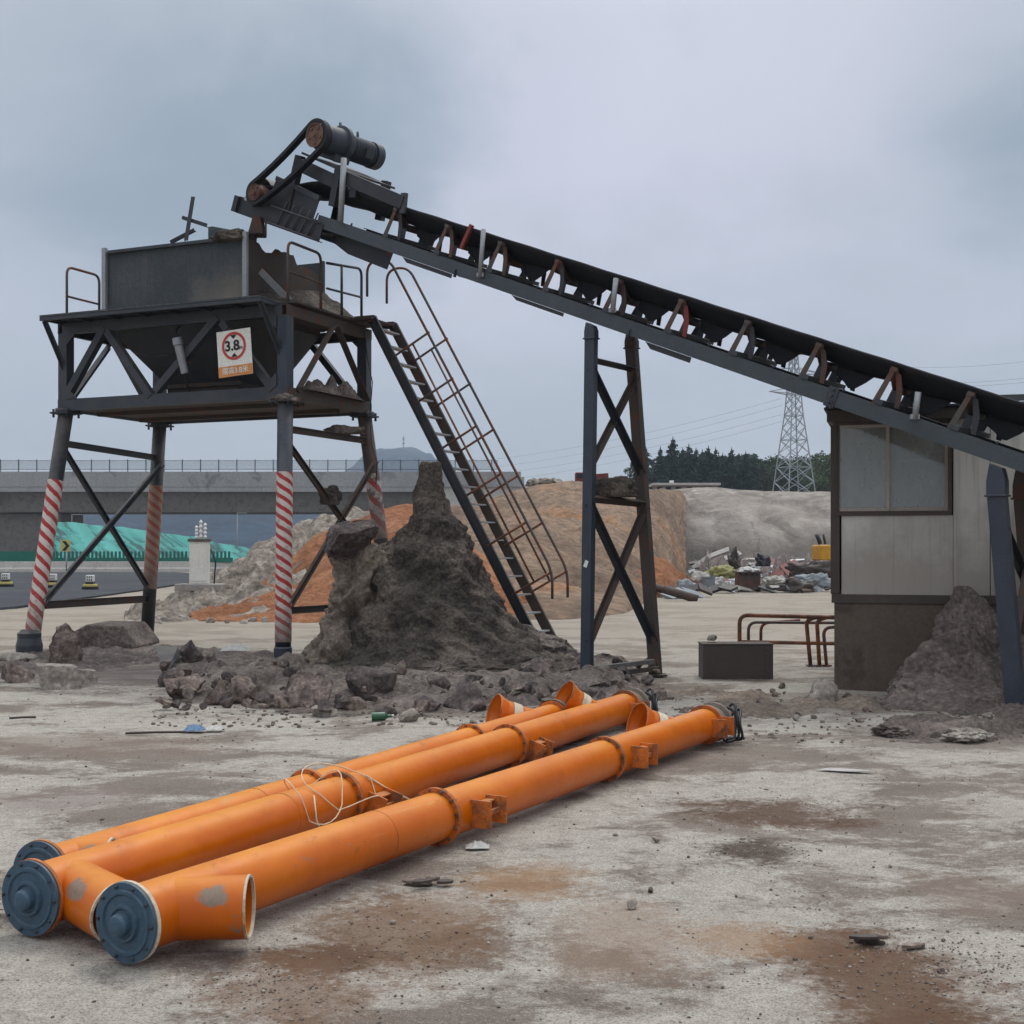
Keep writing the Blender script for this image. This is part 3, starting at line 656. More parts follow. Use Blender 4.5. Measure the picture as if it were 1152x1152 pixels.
# ============================================================ HOPPER TOWER
TC = V((-4.62, 20.18, 0)); TA = -.408
TU = V((math.cos(TA), math.sin(TA), 0)); TV = V((-math.sin(TA), math.cos(TA), 0)); UZ = V((0, 0, 1))
def T(a, b, z): return TC + TU*a + TV*b + UZ*z
def stripe_mat(name, fade, c1, c2, turns=1.0):
    m = NT(name); uv = m.n('ShaderNodeSeparateXYZ'); m.l(m.tc.outputs['UV'], uv.inputs[0])
    wob = m.math('MULTIPLY', m.math('SUBTRACT', m.noise(9, 5, .7), .5), .3)
    k = m.math('FRACT', m.math('ADD', m.math('ADD', m.math('MULTIPLY', uv.outputs[0], 3.0), m.math('MULTIPLY', uv.outputs[1], turns)), wob))
    st = m.ramp(k, [(.0, 0.0), (.03, 1.0), (.45, 1.0), (.48, 0.0)])
    col = m.mix(st, c1, c2)
    gr = m.ramp(m.noise(5, 8, .75), [(.52, 0.0), (.7, .8)]); col = m.mix(gr, col, S(128, 108, 96))
    ft = m.math('ADD', uv.outputs[1], m.math('MULTIPLY', m.math('SUBTRACT', m.noise(8, 7, .75), .5), 4.0))
    col = m.mix(m.ramp(m.math('MULTIPLY', ft, .1), [(.0, .95), (.38, 0.0)]), col, S(112, 96, 86))
    pe = m.ramp(m.noise(7, 8, .75), [(.62 - fade*.2, 0.0), (.66 - fade*.2, 1.0)]); col = m.mix(pe, col, S(96, 84, 76))
    f2 = m.noise(60, 4, .7); col = m.mix(m.math('MULTIPLY', f2, .3), col, S(110, 96, 88))
    return m.done(col, .6, m.bump(f2, .15, .004))
M_STRIPE = stripe_mat('striped_tape', 0, S(212, 202, 190), S(176, 14, 26))
M_STRIPEX = None
M_STRIPED = stripe_mat('striped_tape_dirty', .15, S(150, 124, 104), S(148, 66, 48))
M_STRIPEW = stripe_mat('striped_tape_worn', .5, S(190, 184, 176), S(176, 40, 42), .8)
def wrap(p0, p1, r, mat, parent, pitch=.2, n=28, L=24):
    p0, p1 = V(p0), V(p1); d = (p1 - p0); ln = d.length; d.normalize(); a = d.orthogonal().normalized(); b = d.cross(a)
    a = V((1,0,0)); a = (a - d*a.dot(d)).normalized(); b = d.cross(a)
    m = MB(); vs = []
    for i in range(L + 1):
        for k in range(n + 1):
            an = 2*PI*k/n; rr = r * (1 + .012*fbm((math.cos(an)*2, math.sin(an)*2, i*.4), 3)); vs.append(p0 + d*ln*i/L + (a*math.cos(an) + b*math.sin(an))*rr)
    fs = [(i*(n+1)+k, i*(n+1)+k+1, (i+1)*(n+1)+k+1, (i+1)*(n+1)+k) for i in range(L) for k in range(n)]
    m.add(vs, fs, True); o = m.build('striped_wrap', mat, parent); uvl = o.data.uv_layers.new(name='UVMap')
    for pl in o.data.polygons:
        ids = [o.data.loops[li].vertex_index for li in pl.loop_indices]; ks = [v % (n+1) for v in ids]
        for li, v in zip(pl.loop_indices, ids): uvl.data[li].uv = ((v % (n+1))/n, (v // (n+1))/L * ln / pitch)
    return o
tower = thing('hopper_tower', 'dark steel hopper on four red-and-white striped legs under the conveyor head', 'hopper', T(0, 0, 0))
def tpart(name, mb, mat, bevel=0, lab=None):
    o = mb.build(name, mat, tower, bevel)
    if lab: o['label'] = lab
    return o
HL, HW = 2.0, 1.12; Z0, Z1, Z2, Z3 = 3.72, 3.9, 4.92, 5.1
# upper frame posts, beams
for a in (-HL, HL):
    for b in (-HW, HW): m = MB(); m.beam(T(a,b,Z0-.02), T(a,b,Z2), .17, .17, TV); tpart('post', m, M_STEELB if a > 0 and b < 0 else M_STEEL, .008)
def ring(z0, z1, nm):
    zc = (z0+z1)/2; h = z1 - z0
    for b, f in ((-HW, 1), (HW, -1)): m = MB(); m.channel(T(-HL,b-.088*f,zc), T(HL,b-.088*f,zc), .07, h, .012, -f); tpart(nm, m, M_STEEL)
    for a, f in ((-HL, -1), (HL, 1)): m = MB(); m.channel(T(a+.088*f,-HW-.085,zc), T(a+.088*f,HW+.085,zc), .07, h-.01, .012, -f); tpart(nm, m, M_BROWNST if a > 0 else M_STEEL)
ring(Z0, Z1, 'lower_beam'); ring(Z2 - .02, Z3 - .03, 'upper_beam')
# truss braces
def brace(p, q, mat=M_STEEL, w=.1): m = MB(); m.angle(p, q, w, .012, TV); tpart('brace', m, mat)
fb = -HW - .1
for a0, a1 in ((-1.9, -1.15), (-.28, -1.1), (-.2, .92), (1.88, 1.0)):
    brace(T(a0, fb, Z1), T(a1, fb, Z2), M_STEEL, .11)
for a0, a1 in ((-1.9, -1.1), (-.2, -1.05), (-.1, .95), (1.88, 1.0)): brace(T(a0, HW + .09, Z1), T(a1, HW + .09, Z2), M_STEELD, .1)
for a in (-HL - .1, HL + .1):
    for b0, b1 in ((-1.0, -.08), (.95, .02)):
        m = MB(); m.angle(T(a,b0,Z1), T(a,b1,Z2), .11, .012, TU); tpart('brace', m, M_BROWNST if a > 0 else M_STEEL)
# floor of the lower frame
m = MB(); m.plate([T(-1.9,-1.02,Z0+.03), T(1.9,-1.02,Z0+.03), T(1.9,1.02,Z0+.03), T(-1.9,1.02,Z0+.03)], UZ*.02); tpart('gate_floor', m, M_BROWNST)
for b in (-.5, .5): m = MB(); m.beam(T(-1.9,b,Z0+.0), T(1.9,b,Z0+.0), .08, .055); tpart('floor_joist', m, M_BROWNST)
# legs: round pipe, clamp, striped wrap
FOOT = {'LF': G(33, 737), 'RF': V((-3.22, 18.12, 0)), 'LB': G(165, 722), 'RB': V((-1.86, 20.5, 0))}
HEAD = {'LF': T(-HL,-HW,Z0), 'RF': T(HL,-HW,Z0), 'LB': T(-HL,HW,Z0), 'RB': T(HL,HW,Z0)}
WR = {'LF': (540, 722, M_STRIPE, .18), 'RF': (531, 722, M_STRIPE, .145), 'LB': (546, 662, M_STRIPED, .16), 'RB': (533, 606, M_STRIPEW, .24)}
for k in FOOT:
    h, f = HEAD[k], FOOT[k]; mat = {'LF': M_STEELD, 'RF': M_STEELB, 'LB': M_STEELD, 'RB': M_BROWNST}[k]
    m = MB(); m.cyl(f - (h-f)*.02, h, .112, n=24); leg = tpart('leg', m, mat)
    m = MB(); m.cyl(h - UZ*.05, h + UZ*.04, .16, n=16); m.box(h - UZ*.03, (.34,.34,.025), Matrix.Rotation(TA,3,'Z'))
    for dx in (-.13,.13):
        for dy in (-.13,.13): m.cyl(h + TU*dx + TV*dy - UZ*.1, h + TU*dx + TV*dy + UZ*.03, .02, n=6)
    tpart('leg_flange', m, M_STEELD)
    y0, y1, sm, pitch = WR[k]
    def at(y):
        z = EYE + (HY - y) * (h.y*.4 + f.y*.6) / F; t = (z - f.z) / (h.z - f.z); return f + (h - f) * max(0.03, t)
    w = wrap(at(y1), at(y0), .117, sm, tower, pitch)
# concrete boot at the left front leg
m = MB(); f = FOOT['LF']; m.lathe(f - UZ*.05, (0,0,1), [(0,.21),(.1,.19),(.2,.195),(.3,.17),(.38,.175),(.43,.12)], 11); tpart('leg_boot', m, M_STEEL)
m = MB(); f = FOOT['RF']; m.lathe(f - UZ*.05, (0,0,1), [(0,.14),(.12,.128),(.25,.13),(.27,.117)], 16); tpart('leg_boot', m, M_STEELB)
# bracing between the legs on each end and cross bars
def legpt(k, z): h, f = HEAD[k], FOOT[k]; return f + (h - f) * (z / h.z)
def lbar(p, q, mat, w=.09, off=V((0,0,0))): m = MB(); m.channel(p + off, q + off, .05, w, .01, 1); tpart('leg_brace', m, mat)
fr = -TV*.12
lbar(legpt('LF', 3.22), legpt('LB', 3.14), M_STEEL, .1)
lbar(legpt('LF', 3.15) + TU*.02, legpt('LB', .82) + TU*.02, M_STEEL); lbar(legpt('LF', .78) + TU*.09, legpt('LB', 3.05) + TU*.09, M_STEEL)
lbar(legpt('LF', .74), legpt('LB', .74), M_BROWNST, .12)
lbar(legpt('RF', 3.3), legpt('RB', 3.3), M_BROWNST, .1)
lbar(legpt('RF', 3.1) + TU*.02, legpt('RB', 1.0) + TU*.02, M_BROWNST); lbar(legpt('RF', .8) + TU*.09, legpt('RB', 3.0) + TU*.09, M_BROWNST)
lbar(legpt('RF', .72), legpt('RB', .72), M_BROWNST, .1)
# walkway deck with its overhang
m = MB(); y0 = Z3 + .0
for i in range(12):
    a0 = -2.05 + i*.33; m.box(T(a0+.16, -1.36, y0+.015), (.322, .54, .025), Matrix.Rotation(TA,3,'Z'))
tpart('walkway_plate', m, M_HOPPER)
for b in (-1.62, -1.1): m = MB(); m.angle(T(-2.06,b,y0-.055), T(1.92,b,y0-.055), .055, .007, UZ, -1 if b < -1.5 else 1); tpart('walkway_edge', m, M_STEEL)
for i in range(8): m = MB(); a = -2.0 + i*.555; m.beam(T(a,-1.6,y0-.03), T(a,-1.12,y0-.03), .04, .05); tpart('walkway_bearer', m, M_STEEL)
for a in (-2.0, 1.88):
    m = MB(); m.angle(T(a,-1.58,y0-.05), T(a + (.06 if a > 0 else 0),-1.16,4.38), .06, .008, TU); tpart('walkway_bracket', m, M_STEEL)
m = MB(); m.plate([T(1.22,-1.08,y0), T(2.15,-1.08,y0), T(2.15,1.2,y0), T(1.22,1.2,y0)], UZ*.02); tpart('side_deck', m, M_BROWNST)
m = MB(); m.plate([T(2.155,.45,y0), T(2.5,.45,y0), T(2.5,1.28,y0), T(2.155,1.28,y0)], UZ*.02); tpart('landing_plate', m, M_BROWNST)
m = MB(); m.plate([T(-2.12,-1.08,y0), T(-1.37,-1.08,y0), T(-1.37,1.2,y0), T(-2.12,1.2,y0)], UZ*.02); tpart('side_deck', m, M_HOPPER)
# box
def hopperfront():
    m = NT('hopper_sheet_splashed'); p = T(.95, BB0, 5.05) - TC
    n1 = m.noise(1.1, 7, .65); col = m.ramp(n1, [(.3, S(44, 50, 55)), (.5, S(58, 65, 69)), (.7, S(72, 78, 80))]); f = m.noise(24, 6, .75); col = m.mix(m.ramp(f, [(.4, .5), (.6, 0.0)]), col, S(34, 38, 42))
    d = m.n('ShaderNodeVectorMath', operation='SUBTRACT'); m.l(m.tc.outputs['Object'], d.inputs[0]); d.inputs[1].default_value = p
    s = m.n('ShaderNodeVectorMath', operation='MULTIPLY'); m.l(d.outputs[0], s.inputs[0]); s.inputs[1].default_value = (.9, .9, 1.15); le = m.n('ShaderNodeVectorMath', operation='LENGTH'); m.l(s.outputs[0], le.inputs[0])
    k = m.math('ADD', le.outputs['Value'], m.math('MULTIPLY', m.math('SUBTRACT', m.noise(2.5, 9, .72), .5), 1.1))
    col = m.mix(m.ramp(k, [(.15, .85), (.85, 0.0)]), col, S(120, 112, 100))
    st = m.ramp(m.noise(1.2, 8, .7, m.coord((6, 6, .4))), [(.55, 0.0), (.72, .5)]); col = m.mix(st, col, S(92, 88, 80))
    return m.done(col, .6, m.bump(n1, .25, .04), 0, .4)
BB0 = -.95
M_HOPPERF = hopperfront()
BA0, BA1, BB0, BB1, BZ = -1.35, 1.2, -.95, 1.1, 6.17
for pts, n in (([T(BA0,BB0,Z3-.1), T(BA1,BB0,Z3-.1), T(BA1,BB0,BZ), T(BA0,BB0,BZ)], TV), ([T(BA0,BB1,Z3-.1), T(BA1,BB1,Z3-.1), T(BA1,BB1,BZ+.02), T(BA0,BB1,BZ+.02)], -TV),
               ([T(BA0,BB0+.014,Z3-.1), T(BA0,BB1-.014,Z3-.1), T(BA0,BB1-.014,BZ), T(BA0,BB0+.014,BZ)], TU)):
    m = MB(); m.plate(pts, n*.012); tpart('box_panel', m, M_HOPPERF if n is TV else M_HOPPER)
edge = [T(BA1, BB0+.014 + (BB1-BB0-.03)*i/24, BZ - .02 - (.1*max(0, fbm((i*.5,0,2),4)) + (.09 if 4 < i < 9 else 0) + (.12 if i > 15 else 0))) for i in range(25)]
m = MB(); m.plate([T(BA1,BB0+.014,Z3-.1)] + edge + [T(BA1,BB1-.016,Z3-.1)], -TU*.012); tpart('box_panel', m, M_BROWNST)
for a, b in ((BA0,BB0),(BA1,BB0),(BA1,BB1),(BA0,BB1)):
    m = MB(); m.beam(T(a + (.02 if a > 0 else -.02), b - .03 if b < 0 else b + .03, Z3-.02), T(a + (.02 if a > 0 else -.02), b - .03 if b < 0 else b + .03, BZ + .05), .075, .06, TV); tpart('corner_post', m, M_GALV if b < 0 else M_STEEL, .006)
m = MB(); m.angle(T(BA0+.03,BB0-.01,BZ-.05), T(BA1-.03,BB0-.01,BZ-.05), .06, .009); tpart('rim', m, M_STEEL)
m = MB(); m.angle(T(BA0,BB0,BZ-.05), T(BA0,BB1,BZ-.05), .06, .009, UZ, -1); tpart('rim', m, M_STEEL)
m = MB(); m.beam(T(BA1+.03,-.62,6.0-.28), T(BA1+.5,-.35,5.16), .1, .012, TV); tpart('brace', m, M_GALV)
# sheet standing on the rim
m = MB(); m.plate([T(.28,-.6,BZ-.02), T(1.15,-.6,BZ-.04), T(1.15,-.6,BZ+.1), T(.36,-.6,BZ+.3), T(.28,-.6,BZ+.3)], TV*.01); tpart('splash_plate', m, M_HOPPER)
# gussets where beams meet posts
for a in (-HL, HL):
    for zc, sg in ((Z1, 1), (Z2, -1)):
        for b in (-HW, HW):
            s = -1 if a > 0 else 1; o = -.092 if b < 0 else .092
            m = MB(); m.plate([T(a + s*.085, b + o, zc), T(a + s*.3, b + o, zc), T(a + s*.085, b + o, zc + sg*.2)], TV*(.01 if b > 0 else -.01)); tpart('gusset', m, M_STEEL)
# funnel
tp = [T(BA0,BB0,Z3-.1), T(BA1,BB0,Z3-.1), T(BA1,BB1,Z3-.1), T(BA0,BB1,Z3-.1)]; bt = [T(-.6,-.45,4.12), T(.72,-.45,4.12), T(.72,.45,4.12), T(-.6,.45,4.12)]
m = MB()
for i in range(4): j = (i+1) % 4; m.add([tp[i], tp[j], bt[j], bt[i]], [(0,1,2,3)])
tpart('funnel', m, M_STEELD)
m = MB()
for i in range(4): j = (i+1) % 4; m.add([bt[i], bt[j], bt[j]-UZ*.32, bt[i]-UZ*.32], [(0,1,2,3)])
tpart('outlet', m, M_BROWNST)
m = MB()
for c in ((0,-.47,4.1),(0,.47,4.1)): m.box(T(.06,c[1],4.1), (1.5,.06,.06), Matrix.Rotation(TA,3,'Z'))
tpart('outlet_flange', m, M_BROWNST)
# vibrator cylinder on the funnel
m = MB(); p0, p1 = P(199, 380, 18.9), P(208, 420, 18.95); m.lathe(p0, p1-p0, [(0,0),(0,.07),(.1,.08),(.12,.065),((p1-p0).length,.055),((p1-p0).length,0)], 16); tpart('vibrator', m, M_GALV)
m = MB(); m.tube(arc_path([P(199,379,18.95), P(198,372,19), P(203,366,19.1)], .05), .014); m.tube([P(198,394,18.95), P(188,400,19.1), P(172,402,19.3), P(150,396,19.6)], .01); m.tube([P(208,420,19), P(210,432,19.1), P(214,441,19.2)], .012); tpart('vibrator_cable', m, M_HOSE)
# guard rails
def rail(pts, mids, posts, mat=M_RAIL, r=.021):
    m = MB(); m.tube(arc_path(pts, .13), r); tpart('guard_rail', m, mat)
    for q in mids: m = MB(); m.tube(list(q), r*.85); tpart('guard_rail', m, mat)
    for q in posts: m = MB(); m.tube(list(q), r); tpart('guard_rail_post', m, mat)
zd = Z3 + .02; RZ = 5.98
rail([T(-2.05,-1.05,zd), T(-2.05,-1.05,RZ), T(-2.05,-.32,RZ), T(-2.05,-.32,zd)], [(T(-2.05,-1.05,5.52), T(-2.05,-.32,5.52))], [])
rail([T(2.03,-1.1,zd), T(2.03,-1.1,RZ), T(2.03,-.22,RZ), T(2.03,-.22,zd)], [(T(2.03,-1.1,5.55), T(2.03,-.22,5.55))], [], M_RAIL)
rail([T(2.03,-.05,5.88), T(2.03,.98,RZ+.02), T(2.03,.98,zd)], [(T(2.03,-.05,5.5), T(2.03,.98,5.55))], [(T(2.03,.38,zd), T(2.03,.38,5.93))], M_STEEL)

# height limit sign hung on the truss
def sign():
    c = P(264, 397, 18.38); t = thing('height_limit_sign', 'white height limit sign with red ring and orange strip hung on the hopper', 'sign', c)
    rot = Matrix.Rotation(TA + .03, 3, 'Z') @ Matrix.Rotation(math.radians(-4), 3, 'Y')
    X, N, Zz = rot @ V((1,0,0)), rot @ V((0,-1,0)), rot @ V((0,0,1))
    w, h = .57, .66
    m = MB(); m.box(c, (w, .012, h), rot); m.build('board', M_WHITE, t, .004)
    m = MB(); m.box(c + N*.0075 - Zz*(h/2 - .075), (w - .004, .004, .15), rot); m.build('caption_strip', M_STRIP, t)
    k = c + Zz*.1 + N*.009
    m = MB(); n = 48
    vs = [k + (X*math.cos(2*PI*i/n) + Zz*math.sin(2*PI*i/n))*r + N*q for q in (0, .003) for r in (.2, .163) for i in range(n)]
    fs = []
    for i in range(n):
        j = (i+1) % n; fs += [(2*n+i, 2*n+j, 3*n+j, 3*n+i), (i, j, 2*n+j, 2*n+i), (n+i, n+j, 3*n+j, 3*n+i)]
    m.add(vs, fs); m.build('red_ring', M_SIGNRED, t)
    for s in (1, -1):
        m = MB(); m.plate([k + Zz*(.155*s) - X*.05 + N*.001, k + Zz*(.155*s) + X*.05 + N*.001, k + Zz*(.1*s) + N*.001], N*.003); m.build('arrow_mark', M_BLACK, t)
    def text(body, size, at, mat, name, bold=0):
        cu = bpy.data.curves.new(name, 'FONT'); cu.body = body; cu.size = size; cu.align_x = 'CENTER'; cu.align_y = 'CENTER'; cu.extrude = .0015; cu.offset = bold
        tmp = bpy.data.objects.new(name, cu); COL.objects.link(tmp)
        dg = bpy.context.evaluated_depsgraph_get(); me = bpy.data.meshes.new_from_object(tmp.evaluated_get(dg)); bpy.data.objects.remove(tmp)
        M4 = Matrix((X, Zz, N)).transposed()
        for v in me.vertices: v.co = (at - c) + M4 @ v.co
        me.materials.clear(); me.materials.append(mat); o = bpy.data.objects.new(name, me); COL.objects.link(o); o.parent = t
    text('3.8', .2, k - X*.03 + N*.002, M_BLACK, 'number', .006); text('m', .08, k + X*.115 - Zz*.035 + N*.002, M_BLACK, 'unit_letter', .001)
    text('限高3.8米', .105, c + N*.012 - Zz*(h/2 - .075), M_WHITE, 'caption', .001)
    m = MB(); m.tube([c + Zz*h/2 - X*.15, c + Zz*(h/2 + .1) - X*.1 + TV*.1], .006); m.tube([c + Zz*h/2 + X*.15, c + Zz*(h/2 + .1) + X*.1 + TV*.1], .006); m.build('hanging_wire', M_HOSE, t)
M_SIGNRED = paint('sign_red', S(186, 60, 52), .5, var=.1); M_STRIP = paint('sign_orange', S(206, 138, 78), .6, var=.15)
sign()

# scrap bars lying across the rim
for a, b, w, lab in (((215, 221), (207, 270), .06, 'tall steel bar sticking up out of the hopper top'), ((204, 246), (232, 255), .05, 'short steel bar crossing the tall bar above the hopper'), ((192, 274), (219, 260), .05, 'low slanted steel bar lying on the hopper rim')):
    p, q = P(*a, 19.7), P(*b, 19.55); m = MB(); m.angle(p, q, w, .01, V((0,1,0))); tag(m.build('steel_bar', M_STEELD), lab, 'steel bar', 'loose bars on top of the hopper')

# ------------------------------------------------ access ladder
def ladder():
    top0 = T(2.45, .6, 5.12); dn = (TU*math.cos(math.radians(61)) - UZ*math.sin(math.radians(61))); L = 5.12/math.sin(math.radians(61)); pp = (TU*math.sin(math.radians(61)) + UZ*math.cos(math.radians(61)))
    t = thing('access_ladder', 'steep steel access ladder with rusty handrails from the hopper deck to the mud', 'ladder', top0 + dn*L)
    W = .62
    for s, mat in ((0, M_STEELD), (W, M_BROWNST)):
        o = TV*s; m = MB(); m.channel(top0 + o, top0 + o + dn*L, .05, .15, .01, 1 if s == 0 else -1, pp); m.build('stringer', mat, t)
        m = MB(); m.beam(top0 + o - TU*.3, top0 + o + TU*.04, .1, .1); m.build('top_bracket', M_BROWNST, t)
    n = 19
    for i in range(n): q = top0 + dn*(L*(i+.6)/n); m = MB(); m.box(q + TV*W/2, (.13, W-.1, .022), Matrix.Rotation(TA,3,'Z')); m.build('tread', M_GALV, t)
    H = .72
    for s in (0, W):
        o = TV*s; a0 = top0 + o - dn*.55 + pp*H; end = top0 + o + dn*(L*.82) + pp*H
        pts = [top0 + o - TU*.06 + UZ*.28 + pp*.0, top0 + o - TU*.06 + UZ*.75, a0 + UZ*.12, end, end - UZ*.42]
        pts = [top0 + o - TU*.1 + UZ*.35, top0 + o - TU*.1 + UZ*.88, top0 + o + TU*.28 + UZ*.9, end, end - UZ*.4]
        m = MB(); m.tube(arc_path(pts, .28, 8), .02); m.build('handrail', M_RAIL, t)
        m = MB(); m.tube([top0 + o + dn*(L*.12) + pp*H*.55, top0 + o + dn*(L*.82) + pp*H*.55], .016); m.build('mid_rail', M_RAIL if s else M_RAILO, t)
        for i in range(6):
            q = top0 + o + dn*(L*(.12 + .14*i)); m = MB(); m.tube([q, q + pp*H], .018); m.build('rail_post', M_RAILO if i > 1 else M_RAIL, t)
ladder()
m = MB(); m.tube([T(2.12,.9,5.0), T(2.2,.9,4.5), P(419,430,19.8), P(416,470,19.8), P(418,500,19.8), P(424,520,19.8), P(423,545,19.8)], .008, 5); tag(m.build('dangling_cable', M_HOSE), 'thin black cable dangling beside the rear right leg of the hopper', 'cable')
# ============================================================ BELT CONVEYOR
N0 = P(372, 246, 18.23); N1 = P(1152, 511, 12.6)
CT = (N1 - N0).normalized(); CS = V((-CT.y, CT.x, 0)).normalized()
if CS.y < 0: CS = -CS
CN = CS.cross(CT)
CN = CN if CN.z > 0 else -CN
def Q(q, s, n): return N0 + CT*q + CS*s + CN*n
def QN(px, py, s):
    d = V(((px - CX)/F, 1, (HY - py)/F)); o = V((0, 0, EYE)); base = N0 + CS*s
    k = (base - o).dot(CS) / d.dot(CS); p = o + d*k - base; return p.dot(CT), p.dot(CN)
W = 1.0; QE = 14.2
conv = thing('belt_conveyor', 'long inclined black belt conveyor climbing from the right to the hopper', 'conveyor', Q(5, .5, 0) * 1)
def cpart(nm, mb, mat, bevel=0, lab=None):
    o = mb.build(nm, mat, conv, bevel)
    if lab: o['label'] = lab
    return o
qs = QN(938, 440, 0)[0]
for s, f in ((0, 1), (W, -1)):
    for a, b in ((-.25, qs), (qs + .004, QE)):
        m = MB(); m.channel(Q(a,s,-.085), Q(b,s,-.085), .07, .17, .012, -f if CT.cross(CN).dot(CS) < 0 else f, CN); cpart('side_beam', m, M_BEAM)
# head side plates, deeper and set lower
for s, f in ((-.012, 1), (W+.012, -1)):
    m = MB(); m.channel(Q(-1.98,s,-.24), Q(-.1,s,-.24), .07, .25, .012, -f if CT.cross(CN).dot(CS) < 0 else f, CN); cpart('head_beam', m, M_STEELD)
for i in range(14): q = .3 + i*1.0; m = MB(); m.beam(Q(q,.07,-.1), Q(q,W-.07,-.1), .08, .06, CN); cpart('cross_tie', m, M_STEEL)
# belt: troughed carrying run, return run, wrap round the head drum
def trough(q): 
    k = max(0, min(1, (q + 1.55) / 1.3)); k = k*k*(3-2*k)
    sec = [(-.45,.47),(-.39,.425),(-.3,.36),(-.2,.295),(-.12,.272),(0,.265),(.12,.272),(.2,.295),(.3,.36),(.39,.425),(.45,.47)]
    return [(s*(1 if k == 1 else .96 + .04*k), .16*(1-k) + n*k) for s, n in sec]
DRQ, DRN, DRR = -1.62, -.11, .26
m = MB(); rows = []
qq = [QE - .3 - i*.12 for i in range(int((QE - .3 - DRQ)/.12))] 
for q in qq: rows.append([Q(q, .5 + s, n + .012*math.sin(q*7.6)*(1 if abs(s) < .3 else .2)) for s, n in trough(q)])
ns = len(rows[0])
for i in range(13):
    a = PI/2 + PI*i/12; rows.append([Q(DRQ + DRR*math.cos(a), .5 + s*.95, DRN + DRR*math.sin(a)) for s, n in trough(-9)])
for q in [DRQ + .1 + i*.6 for i in range(27)]: rows.append([Q(q, .5 + s*.95, DRN - DRR + .05*min(1,(q-DRQ)/1.5) + .23*min(1,(q-DRQ)/3)) for s, n in trough(-9)])
vs = [p for r_ in rows for p in r_]
m.add(vs, [(i*ns+j, i*ns+j+1, (i+1)*ns+j+1, (i+1)*ns+j) for i in range(len(rows)-1) for j in range(ns-1)], True)
belt = cpart('belt', m, M_RUBBER); so_ = belt.modifiers.new('thick', 'SOLIDIFY'); so_.thickness = .018; so_.offset = -1
# material lying on the belt near the head is left out: the belt runs empty
# idlers
IPX = [425, 482, 541, 604, 672, 741, 814, 893, 976, 1061, 1150]
iq = [QN(p, 300 + (p-425)*.34, 0)[0] for p in IPX]; st = iq[-1] - iq[-2]; iq += [iq[-1] + st*(k+1) for k in range(3)]
for i, q in enumerate(iq):
    m = MB(); m.beam(Q(q,-.02,.03), Q(q,W+.02,.03), .09, .05, CN)
    cpart('idler_base', m, M_STEEL)
    for s in (.02, W - .02):
        m = MB(); sg = 1
        m.plate([Q(q-.09,s,.0), Q(q-.025,s,.0), Q(q+.035,s,.385), Q(q-.015,s,.39)], CS*.012*(1 if s < .5 else -1))
        m.box(Q(q+.02,s,.395), (.07,.04,.04), Matrix((CT,CS,CN)).transposed())
        cpart('idler_bracket', m, M_IDLER)
        m = MB(); s2 = s + (.05 if s < .5 else -.05)
        m.plate([Q(q+.02,s2,.38), Q(q+.09,s2,.36), Q(q+.17,s2,.2), Q(q+.2,s2,.02), Q(q+.145,s2,.02), Q(q+.1,s2,.2)], CS*.01)
        cpart('idler_stay', m, M_REDPAINT if i == 5 else (M_ROLLER if i % 3 else M_STEELD))
        m = MB(); s3 = .3 if s < .5 else .7
        m.plate([Q(q-.05,s3,.055), Q(q+.05,s3,.055), Q(q+.03,s3,.24), Q(q-.03,s3,.24)], CS*.01); cpart('idler_bracket', m, M_STEEL)
    for p0, p1 in (((.35,.205),(.65,.205)), ((.31,.225),(.07,.385)), ((.69,.225),(.93,.385))):
        m = MB(); a, b = Q(q,p0[0],p0[1]), Q(q,p1[0],p1[1]); m.cyl(a, b, .048, n=14); cpart('idler_roller', m, M_ROLLER)
    if i % 3 == 1:
        m = MB(); m.cyl(Q(q+.4,.08,-.14), Q(q+.4,.92,-.14), .04, n=12); cpart('return_roller', m, M_ROLLER)
        for s in (.0, W): m = MB(); m.beam(Q(q+.4,s,-.1), Q(q+.4,s,-.2), .05, .012, CT); cpart('return_bracket', m, M_STEEL)
# centre roller cradles between the idlers, cut as dark notched plates
for i, (a, b) in enumerate(zip(iq, iq[1:])):
    m = MB(); s = .42
    m.plate([Q(a+.12,s,.28), Q(a+.15,s,.14), Q(a+.26,s,.1), Q(a+.33,s,.05), Q(a+.4,s,.06), Q(a+.5,s,.16), Q(a+.6,s,.285)], CS*.008); cpart('roller_cradle', m, M_RUBBER)
    m = MB(); qf = a + (b-a)*.72; m.plate([Q(qf-.03,W-.03,0), Q(qf+.05,W-.03,0), Q(qf+.1,W-.03,.25), Q(qf+.04,W-.03,.25)], CS*.012); cpart('side_stay', m, M_STEEL)
# upright pipe stubs clamped to the near beam
for x, y0, y1 in ((543, 258, 312), (692, 313, 352), (1032, 441, 472)):
    q1, n1 = QN(x - 3, y1, -.03); b = Q(q1, -.03, n1); q0, n0 = QN(x + 1, y0, -.03); m = MB(); m.cyl(b, Q(q0,-.03,n0), .032, n=12); m.box(b + UZ*.03, (.09,.04,.05)); cpart('upright_pipe', m, M_GALV)
for x, y0, y1 in ((1032 - 412 + 0, 0, 0),):
    pass
q1, n1 = QN(519, 280, .04); q0, n0 = QN(531, 253, .04); m = MB(); m.beam(Q(q1,.04,n1), Q(q0,.04,n0), .05, .05, CS); cpart('marker_stick', m, M_REDPAINT)
# far-side small pegs above the belt
for x in (575, 598): q0, n0 = QN(x, 282 + (x-575)*.33, .95); m = MB(); m.beam(Q(q0,.95,.3), Q(q0,.95,n0 + .03), .04, .04, CT); cpart('peg', m, M_STEELD)
